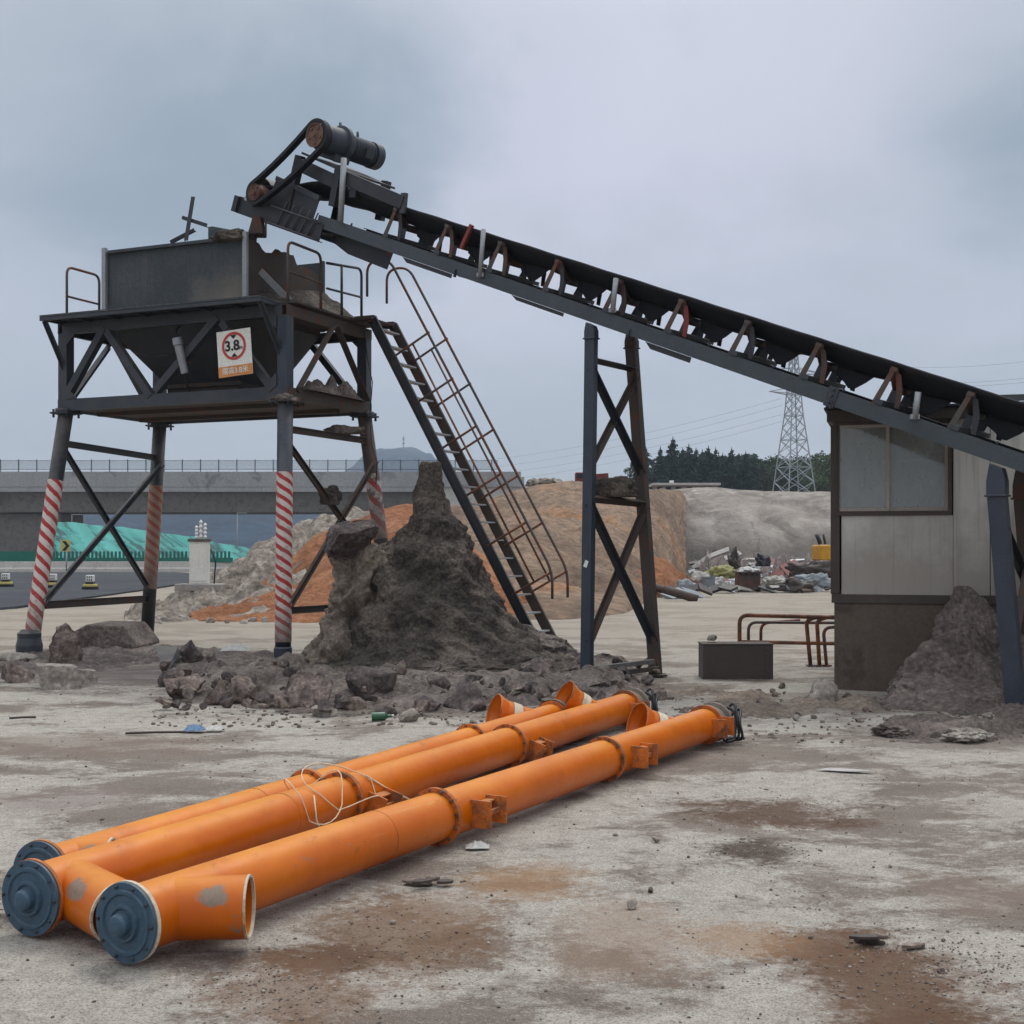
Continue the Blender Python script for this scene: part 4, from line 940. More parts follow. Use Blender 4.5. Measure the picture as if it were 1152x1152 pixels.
# cover plates under the beams
for x0, x1, d in ((452, 508, .23), (575, 634, .22), (726, 778, .24)):
    qa = QN(x0, 246 + (x0-372)*.34 + 14, 0)[0]; qb = QN(x1, 246 + (x1-372)*.34 + 14, 0)[0]
    m = MB(); m.plate([Q(qa,.02,-.175), Q(qb,.02,-.175), Q(qb,.02,-d), Q(qa+.1,.02,-d)], CS*.01); cpart('return_guard', m, M_STEELD)
qa, na = QN(383, 262, .25); qb, nb_ = QN(437, 290, .25)
m = MB(); m.plate([Q(qa-.1,.25,-.15), Q(qb+.05,.25,-.15), Q(qb+.02,.25,-.42), Q(qa+.25,.25,-.4), Q(qa-.15,.25,-.3)], CS*.02); cpart('scraper_plate', m, M_STEELD)
m = MB(); m.plate([Q(qs-.06,-.014,-.19), Q(qs+.06,-.014,-.19), Q(qs+.06,-.014,.03), Q(qs-.06,-.014,.03)], CS*.012)
for dn in (-.14, -.07, 0): m.cyl(Q(qs,-.04,dn), Q(qs,0,dn), .016, n=6)
cpart('splice_plate', m, M_STEEL, .003)
for i in range(16):
    q = .4 + i*.86; m = MB(); m.cyl(Q(q,.03,0), Q(q,.03,.035), .014, n=6); cpart('bolt', m, M_STEELD)
# head drum, shaft, hood
m = MB(); m.cyl(Q(DRQ,.06,DRN), Q(DRQ,.94,DRN), DRR - .02, n=32); cpart('head_drum', m, M_ROLLER)
m = MB(); m.cyl(Q(DRQ,-.2,DRN), Q(DRQ,1.05,DRN), .035, n=12); cpart('drum_shaft', m, M_GALV)
for s in (-.05, W): m = MB(); m.box(Q(DRQ,s+.02,DRN), (.26,.07,.14), Matrix((CT,CS,CN)).transposed()); m.cyl(Q(DRQ,s-.02,DRN), Q(DRQ,s+.06,DRN), .09, n=16); cpart('bearing_block', m, M_STEELD, .008)
hp = [(DRQ + .3*math.cos(a), DRN + .06 + .3*math.sin(a)) for a in [math.radians(150 - i*10) for i in range(11)]]
m = MB(); vs = [Q(q,s,n) for q, n in hp for s in (.03, .97)]; m.add(vs, [(2*i,2*i+1,2*i+3,2*i+2) for i in range(len(hp)-1)], True)
cpart('drum_hood', m, M_HOPPER)
m = MB(); m.plate([Q(-1.4,.0,-.12), Q(-.35,.0,-.12), Q(-.32,.0,.2), Q(-1.3,.0,.3)], CS*.01); cpart('side_guard', m, M_STEELD)
m = MB(); m.beam(Q(-1.3,.0,.3), Q(-.32,.0,.22), .05, .07, CN); cpart('guard_rim', m, M_STEEL)
for i in range(5):                                                          # wire guard at the lower edge
    q = -.92 + i*.17; m = MB(); m.tube([Q(q-.1,-.03,-.36), Q(q+.02,-.05,.02)], .012, 6); cpart('guard_wire', m, M_STEEL)
for n in (-.1, -.34): m = MB(); m.tube([Q(-1.2,-.06,n), Q(-.1,-.06,n)], .012, 6); cpart('guard_wire', m, M_STEEL)
m = MB(); m.box(Q(-2.0,-.0,-.24), (.1,.12,.24), Matrix((CT,CS,CN)).transposed()); cpart('end_cap', m, M_STEELD, .005)
m = MB(); p = P(288, 247, 19.0); m.plate([p + V((-.05,0,.05)), p + V((.06,0,.05)), p + V((.1,0,-.2)), p + V((-.12,0,-.2))], V((0,.3,0))); m.tube([P(299,246,19), P(299,266,19)], .015); cpart('scraper', m, M_BROWNST)
# drive: frame, gear unit, motor, two sheaves and a belt
sA = -.16
kb = QN(357, 153, sA); ks = QN(289, 217, sA)
Rb, Rs = .185, .135
dq = V((kb[0] - ks[0], kb[1] - ks[1])); dist = dq.length; an = math.atan2(dq.y, dq.x)
for (q, n), r, nm in ((kb, Rb, 'motor_sheave'), (ks, Rs, 'drum_sheave')):
    m = MB(); c = Q(q,sA,n); m.lathe(c - CS*.06, CS, [(0,.03),(0,r*.35),(.012,r*.4),(.014,r*.8),(0,r*.84),(0,r-.012),(.02,r-.02),(.1,r-.02),(.12,r),(.12,.05)], 30); m.cyl(c - CS*.09, c + CS*.1, .035, n=10)
    for k in range(5): a = 2*PI*k/5; m.cyl(c - CS*.066 + (CT*math.cos(a) + CN*math.sin(a))*r*.6, c - CS*.04 + (CT*math.cos(a) + CN*math.sin(a))*r*.6, .018, n=8)
    cpart(nm, m, M_SHEAVE)
bt_ = math.asin((Rb - Rs)/dist); path = []
for i in range(17): a = an + PI/2 + bt_ - (PI + 2*bt_)*i/16; path.append((kb[0] + Rb*math.cos(a), kb[1] + Rb*math.sin(a)))
pa = path[-1]
a = an - PI/2 - bt_; pb_ = (ks[0] + Rs*math.cos(a), ks[1] + Rs*math.sin(a))
for i in range(1, 8): t_ = i/8; path.append((pa[0] + (pb_[0]-pa[0])*t_, pa[1] + (pb_[1]-pa[1])*t_ - .05*4*t_*(1-t_)))
for i in range(17): a = an - PI/2 - bt_ - (PI - 2*bt_)*i/16; path.append((ks[0] + Rs*math.cos(a), ks[1] + Rs*math.sin(a)))
pa = path[-1]; pb_ = path[0]
for i in range(1, 8): t_ = i/8; path.append((pa[0] + (pb_[0]-pa[0])*t_ , pa[1] + (pb_[1]-pa[1])*t_ - .05*4*t_*(1-t_)))
m = MB(); k = len(path); cen = ((kb[0]+ks[0])/2, (kb[1]+ks[1])/2); vs = []
for i, (q, n) in enumerate(path):
    a_, b_ = path[i-1], path[(i+1) % k]; tx, ty = b_[0]-a_[0], b_[1]-a_[1]; ll = math.hypot(tx, ty); nx, ny = -ty/ll, tx/ll
    for o_, s_ in ((0,-.05),(.05,-.05),(.05,.05),(0,.05)): vs.append(Q(q + nx*o_, sA + s_, n + ny*o_))
m.add(vs, [(4*i+j, 4*i+(j+1) % 4, 4*((i+1) % k)+(j+1) % 4, 4*((i+1) % k)+j) for i in range(k) for j in range(4)]); cpart('drive_belt', m, M_RUBBER)
c = Q(kb[0], 0, kb[1]); A_ = CS
m = MB(); m.lathe(c - A_*.04, A_, [(0,0),(0,.18),(.06,.2),(.3,.215),(.31,.26),(.37,.26),(.38,.2),(.46,.19),(.48,0)], 28)
m.box(c + A_*.25 - CN*.2, (.34,.3,.1), Matrix((CT,CS,CN)).transposed()); m.cyl(c + A_*.3 + UZ*.18, c + A_*.3 + UZ*.31, .02, n=8); cpart('gear_unit', m, M_MOTOR)
m = MB(); pr = [(.44,0),(.44,.17)]
for i in range(14): pr += [(.46+i*.032, .182), (.46+i*.032, .155), (.474+i*.032, .155), (.474+i*.032, .182)]
pr += [(.92,.17),(.92,.192),(1.06,.192),(1.09,.13),(1.09,0)]
m.lathe(c, A_, pr, 28); m.cyl(c + A_*.66 + UZ*.15, c + A_*.66 + UZ*.27, .02, n=8); m.box(c + A_*.72 + CT*.16, (.1,.16,.12), Matrix((CT,CS,CN)).transposed()); cpart('motor', m, M_MOTOR)
# frame: columns
def colm(p0, p1, s, w=.12, mat=M_STEELD): m = MB(); m.beam(Q(*QN_s(p0, s)), Q(*QN_s(p1, s)), w, .1, CS); cpart('drive_frame_column', m, mat, .004)
def QN_s(p, s): q, n = QN(p[0], p[1], 0); return (q, s, n)
for s in (.02, W - .02):
    colm((322, 240), (337, 175), s, .13); colm((374, 232), (382, 186), s, .12)
    a, b = QN_s((334, 184), s), QN_s((378, 205), s); m = MB(); m.beam(Q(*a) , Q(*b), .1, .18, CN); cpart('drive_frame_beam', m, M_STEELD, .004)
    if s > .5: continue
    a, b = QN_s((383, 198), s), QN_s((453, 228), s); m = MB(); m.beam(Q(*a), Q(*b), .08, .18, CN); cpart('drive_frame_beam', m, M_STEELD, .004)
    a, b = QN_s((452, 240), s), QN_s((454, 217), s); m = MB(); m.beam(Q(*a), Q(*b), .09, .05, CS); cpart('drive_frame_post', m, M_STEEL)
    a, b = QN_s((396, 222), s), QN_s((398, 205), s); m = MB(); m.beam(Q(*a), Q(*b), .12, .05, CS); cpart('drive_frame_post', m, M_STEELD)
a = QN_s((340, 181), 0); b = QN_s((392, 200), 0)
m = MB(); m.plate([Q(a[0],-.05,a[2]+.09), Q(b[0]-.1,-.05,b[2]+.05), Q(b[0]-.1,1.05,b[2]+.05), Q(a[0],1.05,a[2]+.09)], CN*.03); cpart('motor_seat', m, M_STEELD)
a, b = QN(383, 250, -.06), QN(387, 178, -.06); m = MB(); m.cyl(Q(a[0],-.06,a[1]), Q(b[0],-.06,b[1]), .042, n=12); cpart('upright_pipe', m, M_GALV)
m = MB(); m.beam(Q(QE-.05,-.1,-.1), Q(QE-.05,W+.1,-.1), .2, .2, CN); m.cyl(Q(QE-.35,.05,.0), Q(QE-.35,.95,.0), .2, n=20); cpart('tail_drum', m, M_STEELD)
for s in (0, W): p = Q(QE-.4,s,-.17); m = MB(); m.beam(p, V((p.x,p.y,-.05)), .14, .14, CT); cpart('tail_leg', m, M_STEEL)

# ------------------------------------------------ trestles that carry it
CTH = V((CT.x, CT.y, 0)).normalized()
def trestle(lab, top_n, foot_n, top_f, foot_f, bars, wN, matN, matF, capd):
    t = thing('conveyor_trestle', lab, 'trestle', (foot_n + foot_f)/2)
    for a, b, w, mt in ((foot_n, top_n, wN, matN), (foot_f, top_f, wN*1.05, matF)):
        m = MB(); m.channel(a + CTH*w*.5 - UZ*.05, b + CTH*w*.5 - UZ*capd, w, w*.7, .012, 1, CS); m.build('leg', mt, t)
        m = MB(); m.box(a + UZ*.01, (w*1.8, w*1.8, .02)); m.build('foot_plate', mt, t)
        e0, e1 = w*.54, w*.36; b0 = b - UZ*capd; m = MB(); vs = [b0 + CTH*sx*e0 + CS*sy*w*.4 for sx, sy in ((-1,-1),(1,-1),(1,1),(-1,1))] + [b0 + UZ*capd*.45 + CTH*sx*e0 + CS*sy*w*.4 for sx, sy in ((-1,-1),(1,-1),(1,1),(-1,1))] + [b + UZ*(.0 if sx < 0 else -.05) + CTH*sx*e1 + CS*sy*w*.4 for sx, sy in ((-1,-1),(1,-1),(1,1),(-1,1))]
        m.add(vs, [(3,2,1,0), (8,9,10,11)] + [(4*q+k, 4*q+(k+1) % 4, 4*q+4+(k+1) % 4, 4*q+4+k) for q in (0,1) for k in range(4)]); m.box(b0, (w*1.25, w*1.0, .02), Matrix((V((CT.x,CT.y,0)).normalized(), CS, UZ)).transposed()); m.build('cap', mt, t, .006)
    at = lambda k, f: (foot_n + (top_n - foot_n)*f) if k == 'n' else (foot_f + (top_f - foot_f)*f)
    for (k0, f0, k1, f1, w, mt) in bars:
        m = MB(); m.angle(at(k0,f0), at(k1,f1), w, .01, CT); m.build('cross_brace', mt, t)
    return at, t
tn = Q(QN(666, 360, .03)[0], .03, -.17); tf = Q(QN(666, 360, .03)[0], W - .03, -.17)
fn = G(660, 764); ff = G(738, 760)
at1, tr1 = trestle('tall trestle with blue-grey near leg and brown far leg under the conveyor middle', tn, fn, tf, ff,
        [('n',.905,'f',.9,.075,M_STEELD), ('n',.88,'f',.59,.08,M_STEELD), ('f',.87,'n',.6,.075,M_BROWNST), ('n',.52,'f',.51,.1,M_BROWNST), ('n',.5,'f',.1,.085,M_STEELD), ('f',.49,'n',.1,.08,M_BROWNST)], .135, M_STEELB, M_BROWNST, .2)
m = MB(); p = at1('n', .325) - CS*.05; m.box(p, (.05,.004,.085), Matrix((CT,CS,CN)).transposed()); o = m.build('sticker', M_WHITE, tr1)
# mud on the mid bar
def lump(name, mat, c, size, seed, sub=4, amp=.25, lab=None, cat=None, group=None, parent=None, flat=.0):
    bm = bmesh.new(); bmesh.ops.create_icosphere(bm, subdivisions=sub, radius=1); b = MB(); vs = []
    for v in bm.verts:
        d = v.co.normalized(); k = 1 + amp*fbm(d*1.3 + V((seed,0,0)), 6, .85) + amp*.35*fbm(d*4 + V((0,seed,0)), 4, .8); p = d*k
        p.z = max(p.z, -.55 if not flat else -flat); vs.append(V(c) + V((p.x*size[0], p.y*size[1], p.z*size[2])))
    b.add(vs, [[v.index for v in f.verts] for f in bm.faces], True); bm.free(); o = b.build(name, mat, parent)
    return tag(o, lab, cat, group)
bm_mid = at1('n', .52).lerp(at1('f', .51), .42)
lump('mud_lump', M_MUD, bm_mid + UZ*.08, (.3,.2,.16), 5, 4, .3, 'dark mud heap resting on the middle crossbar of the tall trestle', 'mud')
qt = QN(1122, 522, .03)[0]
tn2 = Q(qt, .03, -.17); tf2 = Q(qt, W-.03, -.17); fn2 = V((tn2.x + .17, tn2.y - .05, 0)); ff2 = V((tf2.x + .3, tf2.y + .3, 0))
trestle('short trestle at the right edge of the view, in front of the cabin', tn2, fn2, tf2, ff2, [('n',.75,'f',.45,.08,M_STEELD), ('n',.3,'f',.72,.08,M_BROWNST), ('n',.28,'f',.3,.08,M_BROWNST)], .172, M_STEELB, M_BROWNST, .32)
qt3 = QE - 2.0
tn3 = Q(qt3, .03, -.17); tf3 = Q(qt3, W-.03, -.17)
# ============================================================ SCREW CONVEYORS on the ground
def screw(label, p0, p1, out_dir, inlet_dir, joints, brackets, hose=True, navy=True, tr=.131, in_at=.93, out_len=.36):
    p0, p1 = V(p0), V(p1); ax = (p1 - p0).normalized(); L = (p1 - p0).length; sd_ = ax.cross(UZ).normalized()      # sd_ = right
    B3 = Matrix((sd_, ax, UZ)).transposed(); W_ = lambda x, y, z: p0 + B3 @ V((x, y, z)); D_ = lambda v: (B3 @ V(v)).normalized()
    t = thing('screw_conveyor', label, 'screw conveyor', (p0.x, p0.y, 0), 'orange screw conveyors lying on the yard')
    def sp(nm, m, mat, bev=0, par=None, sharp=None): return m.build(nm, mat, par or t, bev, None if par is None else t.location, sharp)
    js = [0] + [j*L for j in joints] + [L]
    for a, b in zip(js, js[1:]):
        m = MB(); n = max(4, int((b-a)/.12)); vs = []; K = 40
        for i in range(n + 1):
            y = a + .008 + (b-a-.016)*i/n
            for k in range(K):
                an = 2*PI*k/K; r = tr*(1 + .006*fbm((math.cos(an)*1.5, y*1.1, math.sin(an)*1.5 + a), 4)); vs.append(W_(r*math.cos(an), y, r*math.sin(an)))
        m.add(vs, [(i*K+k, i*K+(k+1) % K, (i+1)*K+(k+1) % K, (i+1)*K+k) for i in range(n) for k in range(K)], True)
        # weld seam rings
        sp('tube_section', m, M_ORANGE)
    for f in (.75,):
        y = f*js[1]; m = MB(); ring = [W_((tr-.0005)*math.cos(2*PI*k/40), y, (tr-.0005)*math.sin(2*PI*k/40)) for k in range(40)]; m.tube(ring, .003, 6, closed=True); sp('weld_seam', m, M_ORANGE_R)
    for j in joints:
        y = j*L
        for s in (-1, 1):
            m = MB(); m.lathe(W_(0, y + (.001 if s > 0 else -.014), 0), ax, [(0, tr-.01), (0, tr+.026), (.013, tr+.026), (.013, tr-.01)], 40)
            o = sp('joint_flange', m, M_ORANGE_R)
        m = MB()
        for k in range(12):
            a = 2*PI*k/12 + .2; c = W_((tr+.014)*math.cos(a), y, (tr+.014)*math.sin(a)); m.cyl(c - ax*.026, c + ax*.026, .009, n=6)
        sp('flange_bolts', m, M_SHEAVE, 0, o)['kind'] = 'stuff'
    for (f, ang) in brackets:
        y = f*L; R_ = Quaternion(ax, ang).to_matrix(); bx = R_ @ sd_; bz = R_ @ UZ; c = W_(0, y, 0)
        m = MB()
        for dy in (0, .17): m.box(c + bx*(tr+.05) + ax*dy, (.13, .012, .15), Matrix((bx, ax, bz)).transposed())
        m.box(c + bx*(tr+.07) + ax*.085 - bz*.0, (.012, .17, .03), Matrix((bx, ax, bz)).transposed())
        m.box(c + bx*(tr+.02) + ax*.085 + bz*.05, (.05, .16, .012), Matrix((bx, ax, bz)).transposed())
        m.cyl(c + bx*(tr+.07) - ax*.012, c + bx*(tr+.07) + ax*.0, .022, n=10)
        sp('bracket', m, M_ORANGE_R, .003)
    # near end cap
    m = MB(); m.lathe(W_(0, -.004, 0), ax, [(0,.0),(0,.158),(.016,.158),(.016,.125)], 44); gk = sp('gasket', m, M_CREAM if navy == 2 else M_ORANGE_R)
    m = MB(); m.lathe(W_(0, -.008, 0), -ax, [(0,.148),(0,.155),(.012,.155),(.012,.128),(.02,.124),(.02,.112),(.012,.106),(.014,.075),(.03,.07),(.03,.06),(.022,.052),(.024,.045),(.05,.043),(.062,.034),(.066,.018),(.066,0)], 48)
    cap = sp('end_cap', m, M_NAVY if navy else M_GREYCAP)
    m = MB()
    for k in range(10): a = 2*PI*k/10; c = W_(.14*math.cos(a), -.02, .14*math.sin(a)); m.cyl(c, c - ax*.009, .006, n=6)
    sp('cap_bolts', m, M_STEELD, 0, cap)['kind'] = 'stuff'
    # outlet stub near the cap
    od = D_(out_dir); oc = W_(0, .2, 0); K = 40
    m = MB(); r0 = .124
    m.lathe(oc, od, [(.0, r0), (out_len*.5, r0), (out_len, r0+.002)], 44); m.lathe(oc, od, [(out_len, r0+.002), (out_len, r0-.006), (.05, r0-.006)], 44)
    m.cur = 1; m.lathe(oc, od, [(out_len-.008, r0+.003), (out_len+.001, r0+.003), (out_len+.001, r0-.007), (out_len-.012, r0-.007)], 44)
    lc = lambda v: tuple(V(v) - V(t.location))
    sid = od.cross(UZ).normalized(); sid = sid if sid.y < 0 else -sid
    MO = orange([(lc(oc + od*out_len*.62 + sid*.1 + UZ*.07), .075, .045)], 'orange_paint_scuffed')
    stub = sp('outlet_stub', m, [MO, M_CREAM])
    m = MB(); a_ = od.orthogonal().normalized(); pc = oc + od*(out_len*.52) + UZ*.05; sidev = od.cross(UZ).normalized()
    if sidev.y > 0: sidev = -sidev
    # inlet near the far end: throat, white band, flared mouth
    idr = D_(inlet_dir); ic = W_(0, in_at*L, 0)
    m = MB(); m.lathe(ic, idr, [(.0, .118), (.13, .118), (.145, .124)], 36); m.cur = 1; m.lathe(ic, idr, [(.145,.127), (.225,.13)], 36); m.cur = 0
    m.lathe(ic, idr, [(.225,.126), (.27,.13), (.335,.155), (.35,.158), (.35,.15), (.33,.147), (.27,.122), (.2,.112), (.1,.112), (.1, .0)], 36); fun_ = sp('inlet_funnel', m, [M_ORANGE, M_CREAM])
    m = MB(); e = ic + idr*.35; u = idr.orthogonal().normalized(); v = idr.cross(u); m.tube([e + (u*math.cos(2*PI*k/36) + v*math.sin(2*PI*k/36))*.156 for k in range(36)], .007, 6, closed=True); sp('funnel_rim', m, M_ORANGE_R, 0, fun_)
    # far end: flange, bearing housing, stub shaft
    m = MB(); m.lathe(W_(0, L-.012, 0), ax, [(0,tr-.01),(0,tr+.03),(.016,tr+.03),(.016,.05)], 40); sp('joint_flange', m, M_ORANGE_R)
    m = MB(); m.lathe(W_(0, L+.004, 0), ax, [(0,.158),(.06,.156),(.08,.135),(.17,.13),(.18,.162),(.22,.162),(.22,.08),(.3,.075),(.3,0)], 32)
    for k in range(4): a = PI/4 + k*PI/2; m.box(W_(.1*math.cos(a), L+.11, .1*math.sin(a)), (.012,.12,.05), B3 @ Matrix.Rotation(-a, 3, 'Y'))
    sp('bearing_housing', m, M_GREYCAP)
    if hose:
        for k in range(3):
            m = MB(); pts = [W_(.02+.02*k, L+.24, .05-.04*k), W_(.08+.05*k, L+.3+.05*k, .13+.05*(k % 2)), W_(.17+.03*k, L+.28-.05*k, .07-.03*k), W_(.2+.03*k, L+.16+.03*k, -.14), W_(.14-.05*k, L+.1+.12*k, -.142), W_(.02+.1*k, L+.35, -.142)]
            m.tube(arc_path(pts, .12, 6), .012, 8); sp('hose', m, M_HOSE)
    return t, W_, ax, sd_
AX_Z = .158
a0 = G(143, 1085); a1 = G(793, 837)
scA = screw('nearest orange screw conveyor, its open outlet stub facing right beside a navy end cap', (a0.x, a0.y + .02, AX_Z), (a1.x, a1.y, AX_Z), (.86, .51, 0.02), (-.62, -.72, .3), (.35, .69), ((.377, 0), (.72, 0), (.975, 0)), True, 2, in_at=.9, out_len=.335)
b0 = G(35, 1054); b1 = G(703, 816)
scB = screw('middle orange screw conveyor with a coil of cream wire looped over it', (b0.x, b0.y + .02, AX_Z), (b1.x, b1.y, AX_Z), (.94, -.34, -.06), (-.62, -.6, .5), (.33, .65), ((.345, .3), (.665, .3), (.97, 0)), True, 1, out_len=.45, in_at=.9)
c0 = V((-2.07, 5.68, AX_Z)); dc = (V(b1) - V(b0)).normalized()
c1 = V((.34, 10.95, AX_Z))
scC = screw('farthest orange screw conveyor, left of the three and mostly hidden behind the middle one', c0, c1, (.9, .4, 0), (-.7, -.65, .3), (.36, .73), ((.39, 2.6), (.76, 2.6)), False, 1, tr=.12, in_at=.93, out_len=.17)
# loose wire on the middle screw
W_ = scB[1]; LB = 7.07
m = MB(); rr = random.Random(5)
base_y = .485*7.0
def loop(cx, cy, rx, ry, rot, lift):
    pts = []
    for i in range(25):
        a = 2*PI*i/25; x = cx + rx*math.cos(a)*math.cos(rot) - ry*math.sin(a)*math.sin(rot); y = cy + rx*math.cos(a)*math.sin(rot) + ry*math.sin(a)*math.cos(rot)
        h = math.sqrt(max(0, .139**2 - min(abs(x), .139)**2)); z = (h if abs(x) < .137 else -.02 - (abs(x)-.137)*.6) + lift*(.5 + .5*math.sin(a*2 + cx*9)) ; z = max(z, -.15)
        pts.append(W_(x, y, z))
    return pts
for args in ((.03, 2.0, .15, .24, .3, .06), (.08, 2.2, .13, .28, -.2, .1)): m.tube(loop(*args), .0035, 6, closed=True)
m.tube([W_(.1, 1.9, .1), W_(.15, 1.85, -.02), W_(.17, 1.9, -.13), W_(.2, 2.0, -.15)], .005, 6)
m.tube([W_(.09, 2.45, .12), W_(.15, 2.6, .02), W_(.2, 2.8, -.08)], .005, 6)
tag(m.build('wire_coil', M_WIRE), 'loose loops of thin cream wire draped over the middle screw conveyor', 'wire')
# ============================================================ CABIN
M_PANEL = paint('cabin_panel', S(176, 172, 162), .6, S(140, 128, 114), .55, var=.1, scale=.9)
M_PANELD = paint('cabin_panel_dirty', S(128, 118, 108), .7, S(104, 94, 86), .5, var=.15, scale=1.0)
M_BASE = paint('cabin_base', S(92, 79, 69), .7, S(76, 65, 57), .55, DUST, .3, var=.15, scale=1.2)
M_TRIM = paint('cabin_trim', S(72, 62, 56), .55, S(90, 76, 68), .62)
M_SASH = paint('window_sash', S(168, 158, 148), .5, var=.12)
def panelmat():
    m = NT('cabin_panel_streaked'); st = m.coord((14, 14, .5))
    n1 = m.noise(.8, 8, .65); col = m.ramp(n1, [(.3, S(186, 183, 175)), (.6, S(208, 206, 199))])
    run = m.ramp(m.noise(1, 7, .7, st), [(.52, 0.0), (.72, .55)]); col = m.mix(run, col, S(128, 118, 106))
    # splash dirt that rises from the sill line downwards
    se = m.n('ShaderNodeSeparateXYZ'); m.l(m.tc.outputs['Object'], se.inputs[0])
    k = m.math('ADD', se.outputs[2], m.math('MULTIPLY', m.math('SUBTRACT', m.noise(1.6, 8, .7), .5), 1.3))
    col = m.mix(m.ramp(m.math('SUBTRACT', 2.35, k), [(.25, 0.0), (.95, .75)]), col, S(140, 131, 121))
    spl = m.ramp(m.noise(7, 7, .8), [(.66, 0.0), (.7, .5)]); col = m.mix(spl, col, S(120, 108, 98))
    return m.done(col, .6, m.bump(m.noise(30, 4), .06, .005), 0, .35)
M_PANELS = panelmat()
def glassmat():
    m = NT('dusty_window'); tr = m.n('ShaderNodeBsdfTransparent'); tr.inputs[0].default_value = (.75, .8, .78, 1); gl = m.n('ShaderNodeBsdfGlossy'); gl.inputs['Roughness'].default_value = .06; gl.inputs[0].default_value = (.85,.88,.9,1)
    df = m.n('ShaderNodeBsdfDiffuse'); df.inputs[0].default_value = S(182, 185, 182)
    fr = m.n('ShaderNodeFresnel'); fr.inputs[0].default_value = 1.45; a = m.n('ShaderNodeMixShader'); b = m.n('ShaderNodeMixShader')
    m.l(m.math('ADD', fr.outputs[0], .05, True), a.inputs[0]); m.l(tr.outputs[0], a.inputs[1]); m.l(gl.outputs[0], a.inputs[2])
    m.l(m.ramp(m.noise(2.2, 8, .7, m.coord((1,1,.5))), [(.3, .22), (.75, .55)]), b.inputs[0]); m.l(a.outputs[0], b.inputs[1]); m.l(df.outputs[0], b.inputs[2]); m.l(b.outputs[0], m.out.inputs[0]); return m.m
M_GLASS = glassmat()
def cabin():
    an = -math.radians(17); E_ = V((math.cos(an), math.sin(an), 0)); B_ = V((-math.sin(an), math.cos(an), 0)); K = V((3.655, 14.7, 0)); M = Matrix((E_, B_, UZ)).transposed()
    C = lambda e, b, z: K + E_*e + B_*b + UZ*z
    t = thing('site_cabin', 'grimy cream site cabin on a dark steel base with one sliding window', 'cabin', C(2, 1.2, 0))
    H, DP, LE, zb = 3.1, 2.4, 4.4, 1.08
    def bx(nm, e0, e1, b0, b1, z0, z1, mat, bev=0, par=t):
        m = MB(); m.box(C((e0+e1)/2, (b0+b1)/2, (z0+z1)/2), (e1-e0, b1-b0, z1-z0), M); return m.build(nm, mat, par, bev, None if par is t else t.location)
    # dark steel base
    bx('base', .02, LE, 0, DP, -.1, zb - .1, M_BASE); bx('base_rail', -.01, LE, -.02, DP + .02, zb - .1, zb, M_TRIM, .004)
    we0, we1, wz0, wz1 = .05, 1.25, 2.02, 3.0
    # front wall around the window, sandwich panels with joints
    bx('wall_panel', .1, 1.3, .0, .06, zb, wz0 - .05, M_PANELS); bx('wall_panel', .1, 1.3, .0, .06, wz1 + .05, H - .06, M_PANELD)
    e = 1.3
    for w in (.39, .95, .95, .81): bx('wall_panel', e + .004, e + w - .004, 0, .06, zb, H - .06, M_PANELS, .004); e += w
    bx('wall_panel', .0, .06, .065, DP, zb, H - .06, M_PANELD)                                   # left end
    bx('wall_panel', LE - .06, LE, .065, DP, zb, H - .06, M_PANEL)
    # back wall with its own window and door opening
    bx('wall_panel', .065, LE - .065, DP - .06, DP, zb, H - .06, M_PANEL)
    bx('inner_door', .75, 1.5, DP - .1, DP - .065, zb + .04, 2.72, M_PANELD, .005); bx('wall_panel', 2.2, 2.25, .065, DP - .065, zb, H - .1, M_PANEL)
    bx('floor', .065, LE - .065, .065, DP - .065, zb, zb + .04, M_CONCD); bx('ceiling', .065, LE - .065, .065, DP - .065, H - .1, H - .07, M_PANEL)
    for e0, b0 in ((-.02, -.025), (LE - .05, -.025), (-.02, DP - .05), (LE - .05, DP - .05)): bx('corner_post', e0, e0 + .1, b0, b0 + .09, zb + .002, H - .1, M_TRIM, .006)
    # roof: fascia and slightly overhanging sheet
    bx('roof_fascia', -.06, LE + .06, -.07, DP + .07, H - .06, H + .07, M_TRIM, .006); bx('roof', -.09, LE + .1, -.1, DP + .1, H + .072, H + .1, M_STEELD, .004)
    m = MB(); m.box(C(-.03,-.02,H+.16), (.09,.05,.2), M); m.build('lifting_lug', M_TRIM, t, .004)
    m = MB(); m.prof(C(1.55,-.09,H+.11), C(LE,-.09,H+.11), [(-.02,0),(.02,0),(.0,.07)]); m.build('roof_edge', M_STEELD, t)
    # window
    wf = bx('window', we0, we1, -.035, .05, wz0 - .05, wz0, M_TRIM, .004)
    S2 = lambda *a: bx(*a, 0.003, wf)
    for a in ((we0, we1, wz1, wz1 + .05), (we0 - .035, we0, wz0 - .05, wz1 + .05), (we1, we1 + .04, wz0 - .05, wz1 + .05)): S2('frame', a[0], a[1], -.035, .05, a[2], a[3], M_TRIM)
    mid = .605
    for e0, e1, b in ((we0, mid + .02, -.02), (mid - .02, we1, .008)):
        for a in ((e0, e0 + .035, wz0, wz1), (e1 - .035, e1, wz0, wz1), (e0 + .035, e1 - .035, wz0, wz0 + .04), (e0 + .035, e1 - .035, wz1 - .035, wz1)): S2('sash', a[0], a[1], b, b + .024, a[2], a[3], M_SASH)
        S2('pane', e0 + .035, e1 - .035, b + .009, b + .014, wz0 + .04, wz1 - .035, M_GLASS)
    m = MB(); m.plate([C(.1,.3,wz1-.02), C(1.2,.3,wz1-.02), C(1.2,.3,wz1-.38), C(.1,.3,wz1-.38)], B_*.01); m.build('blind', M_PANELD, t)
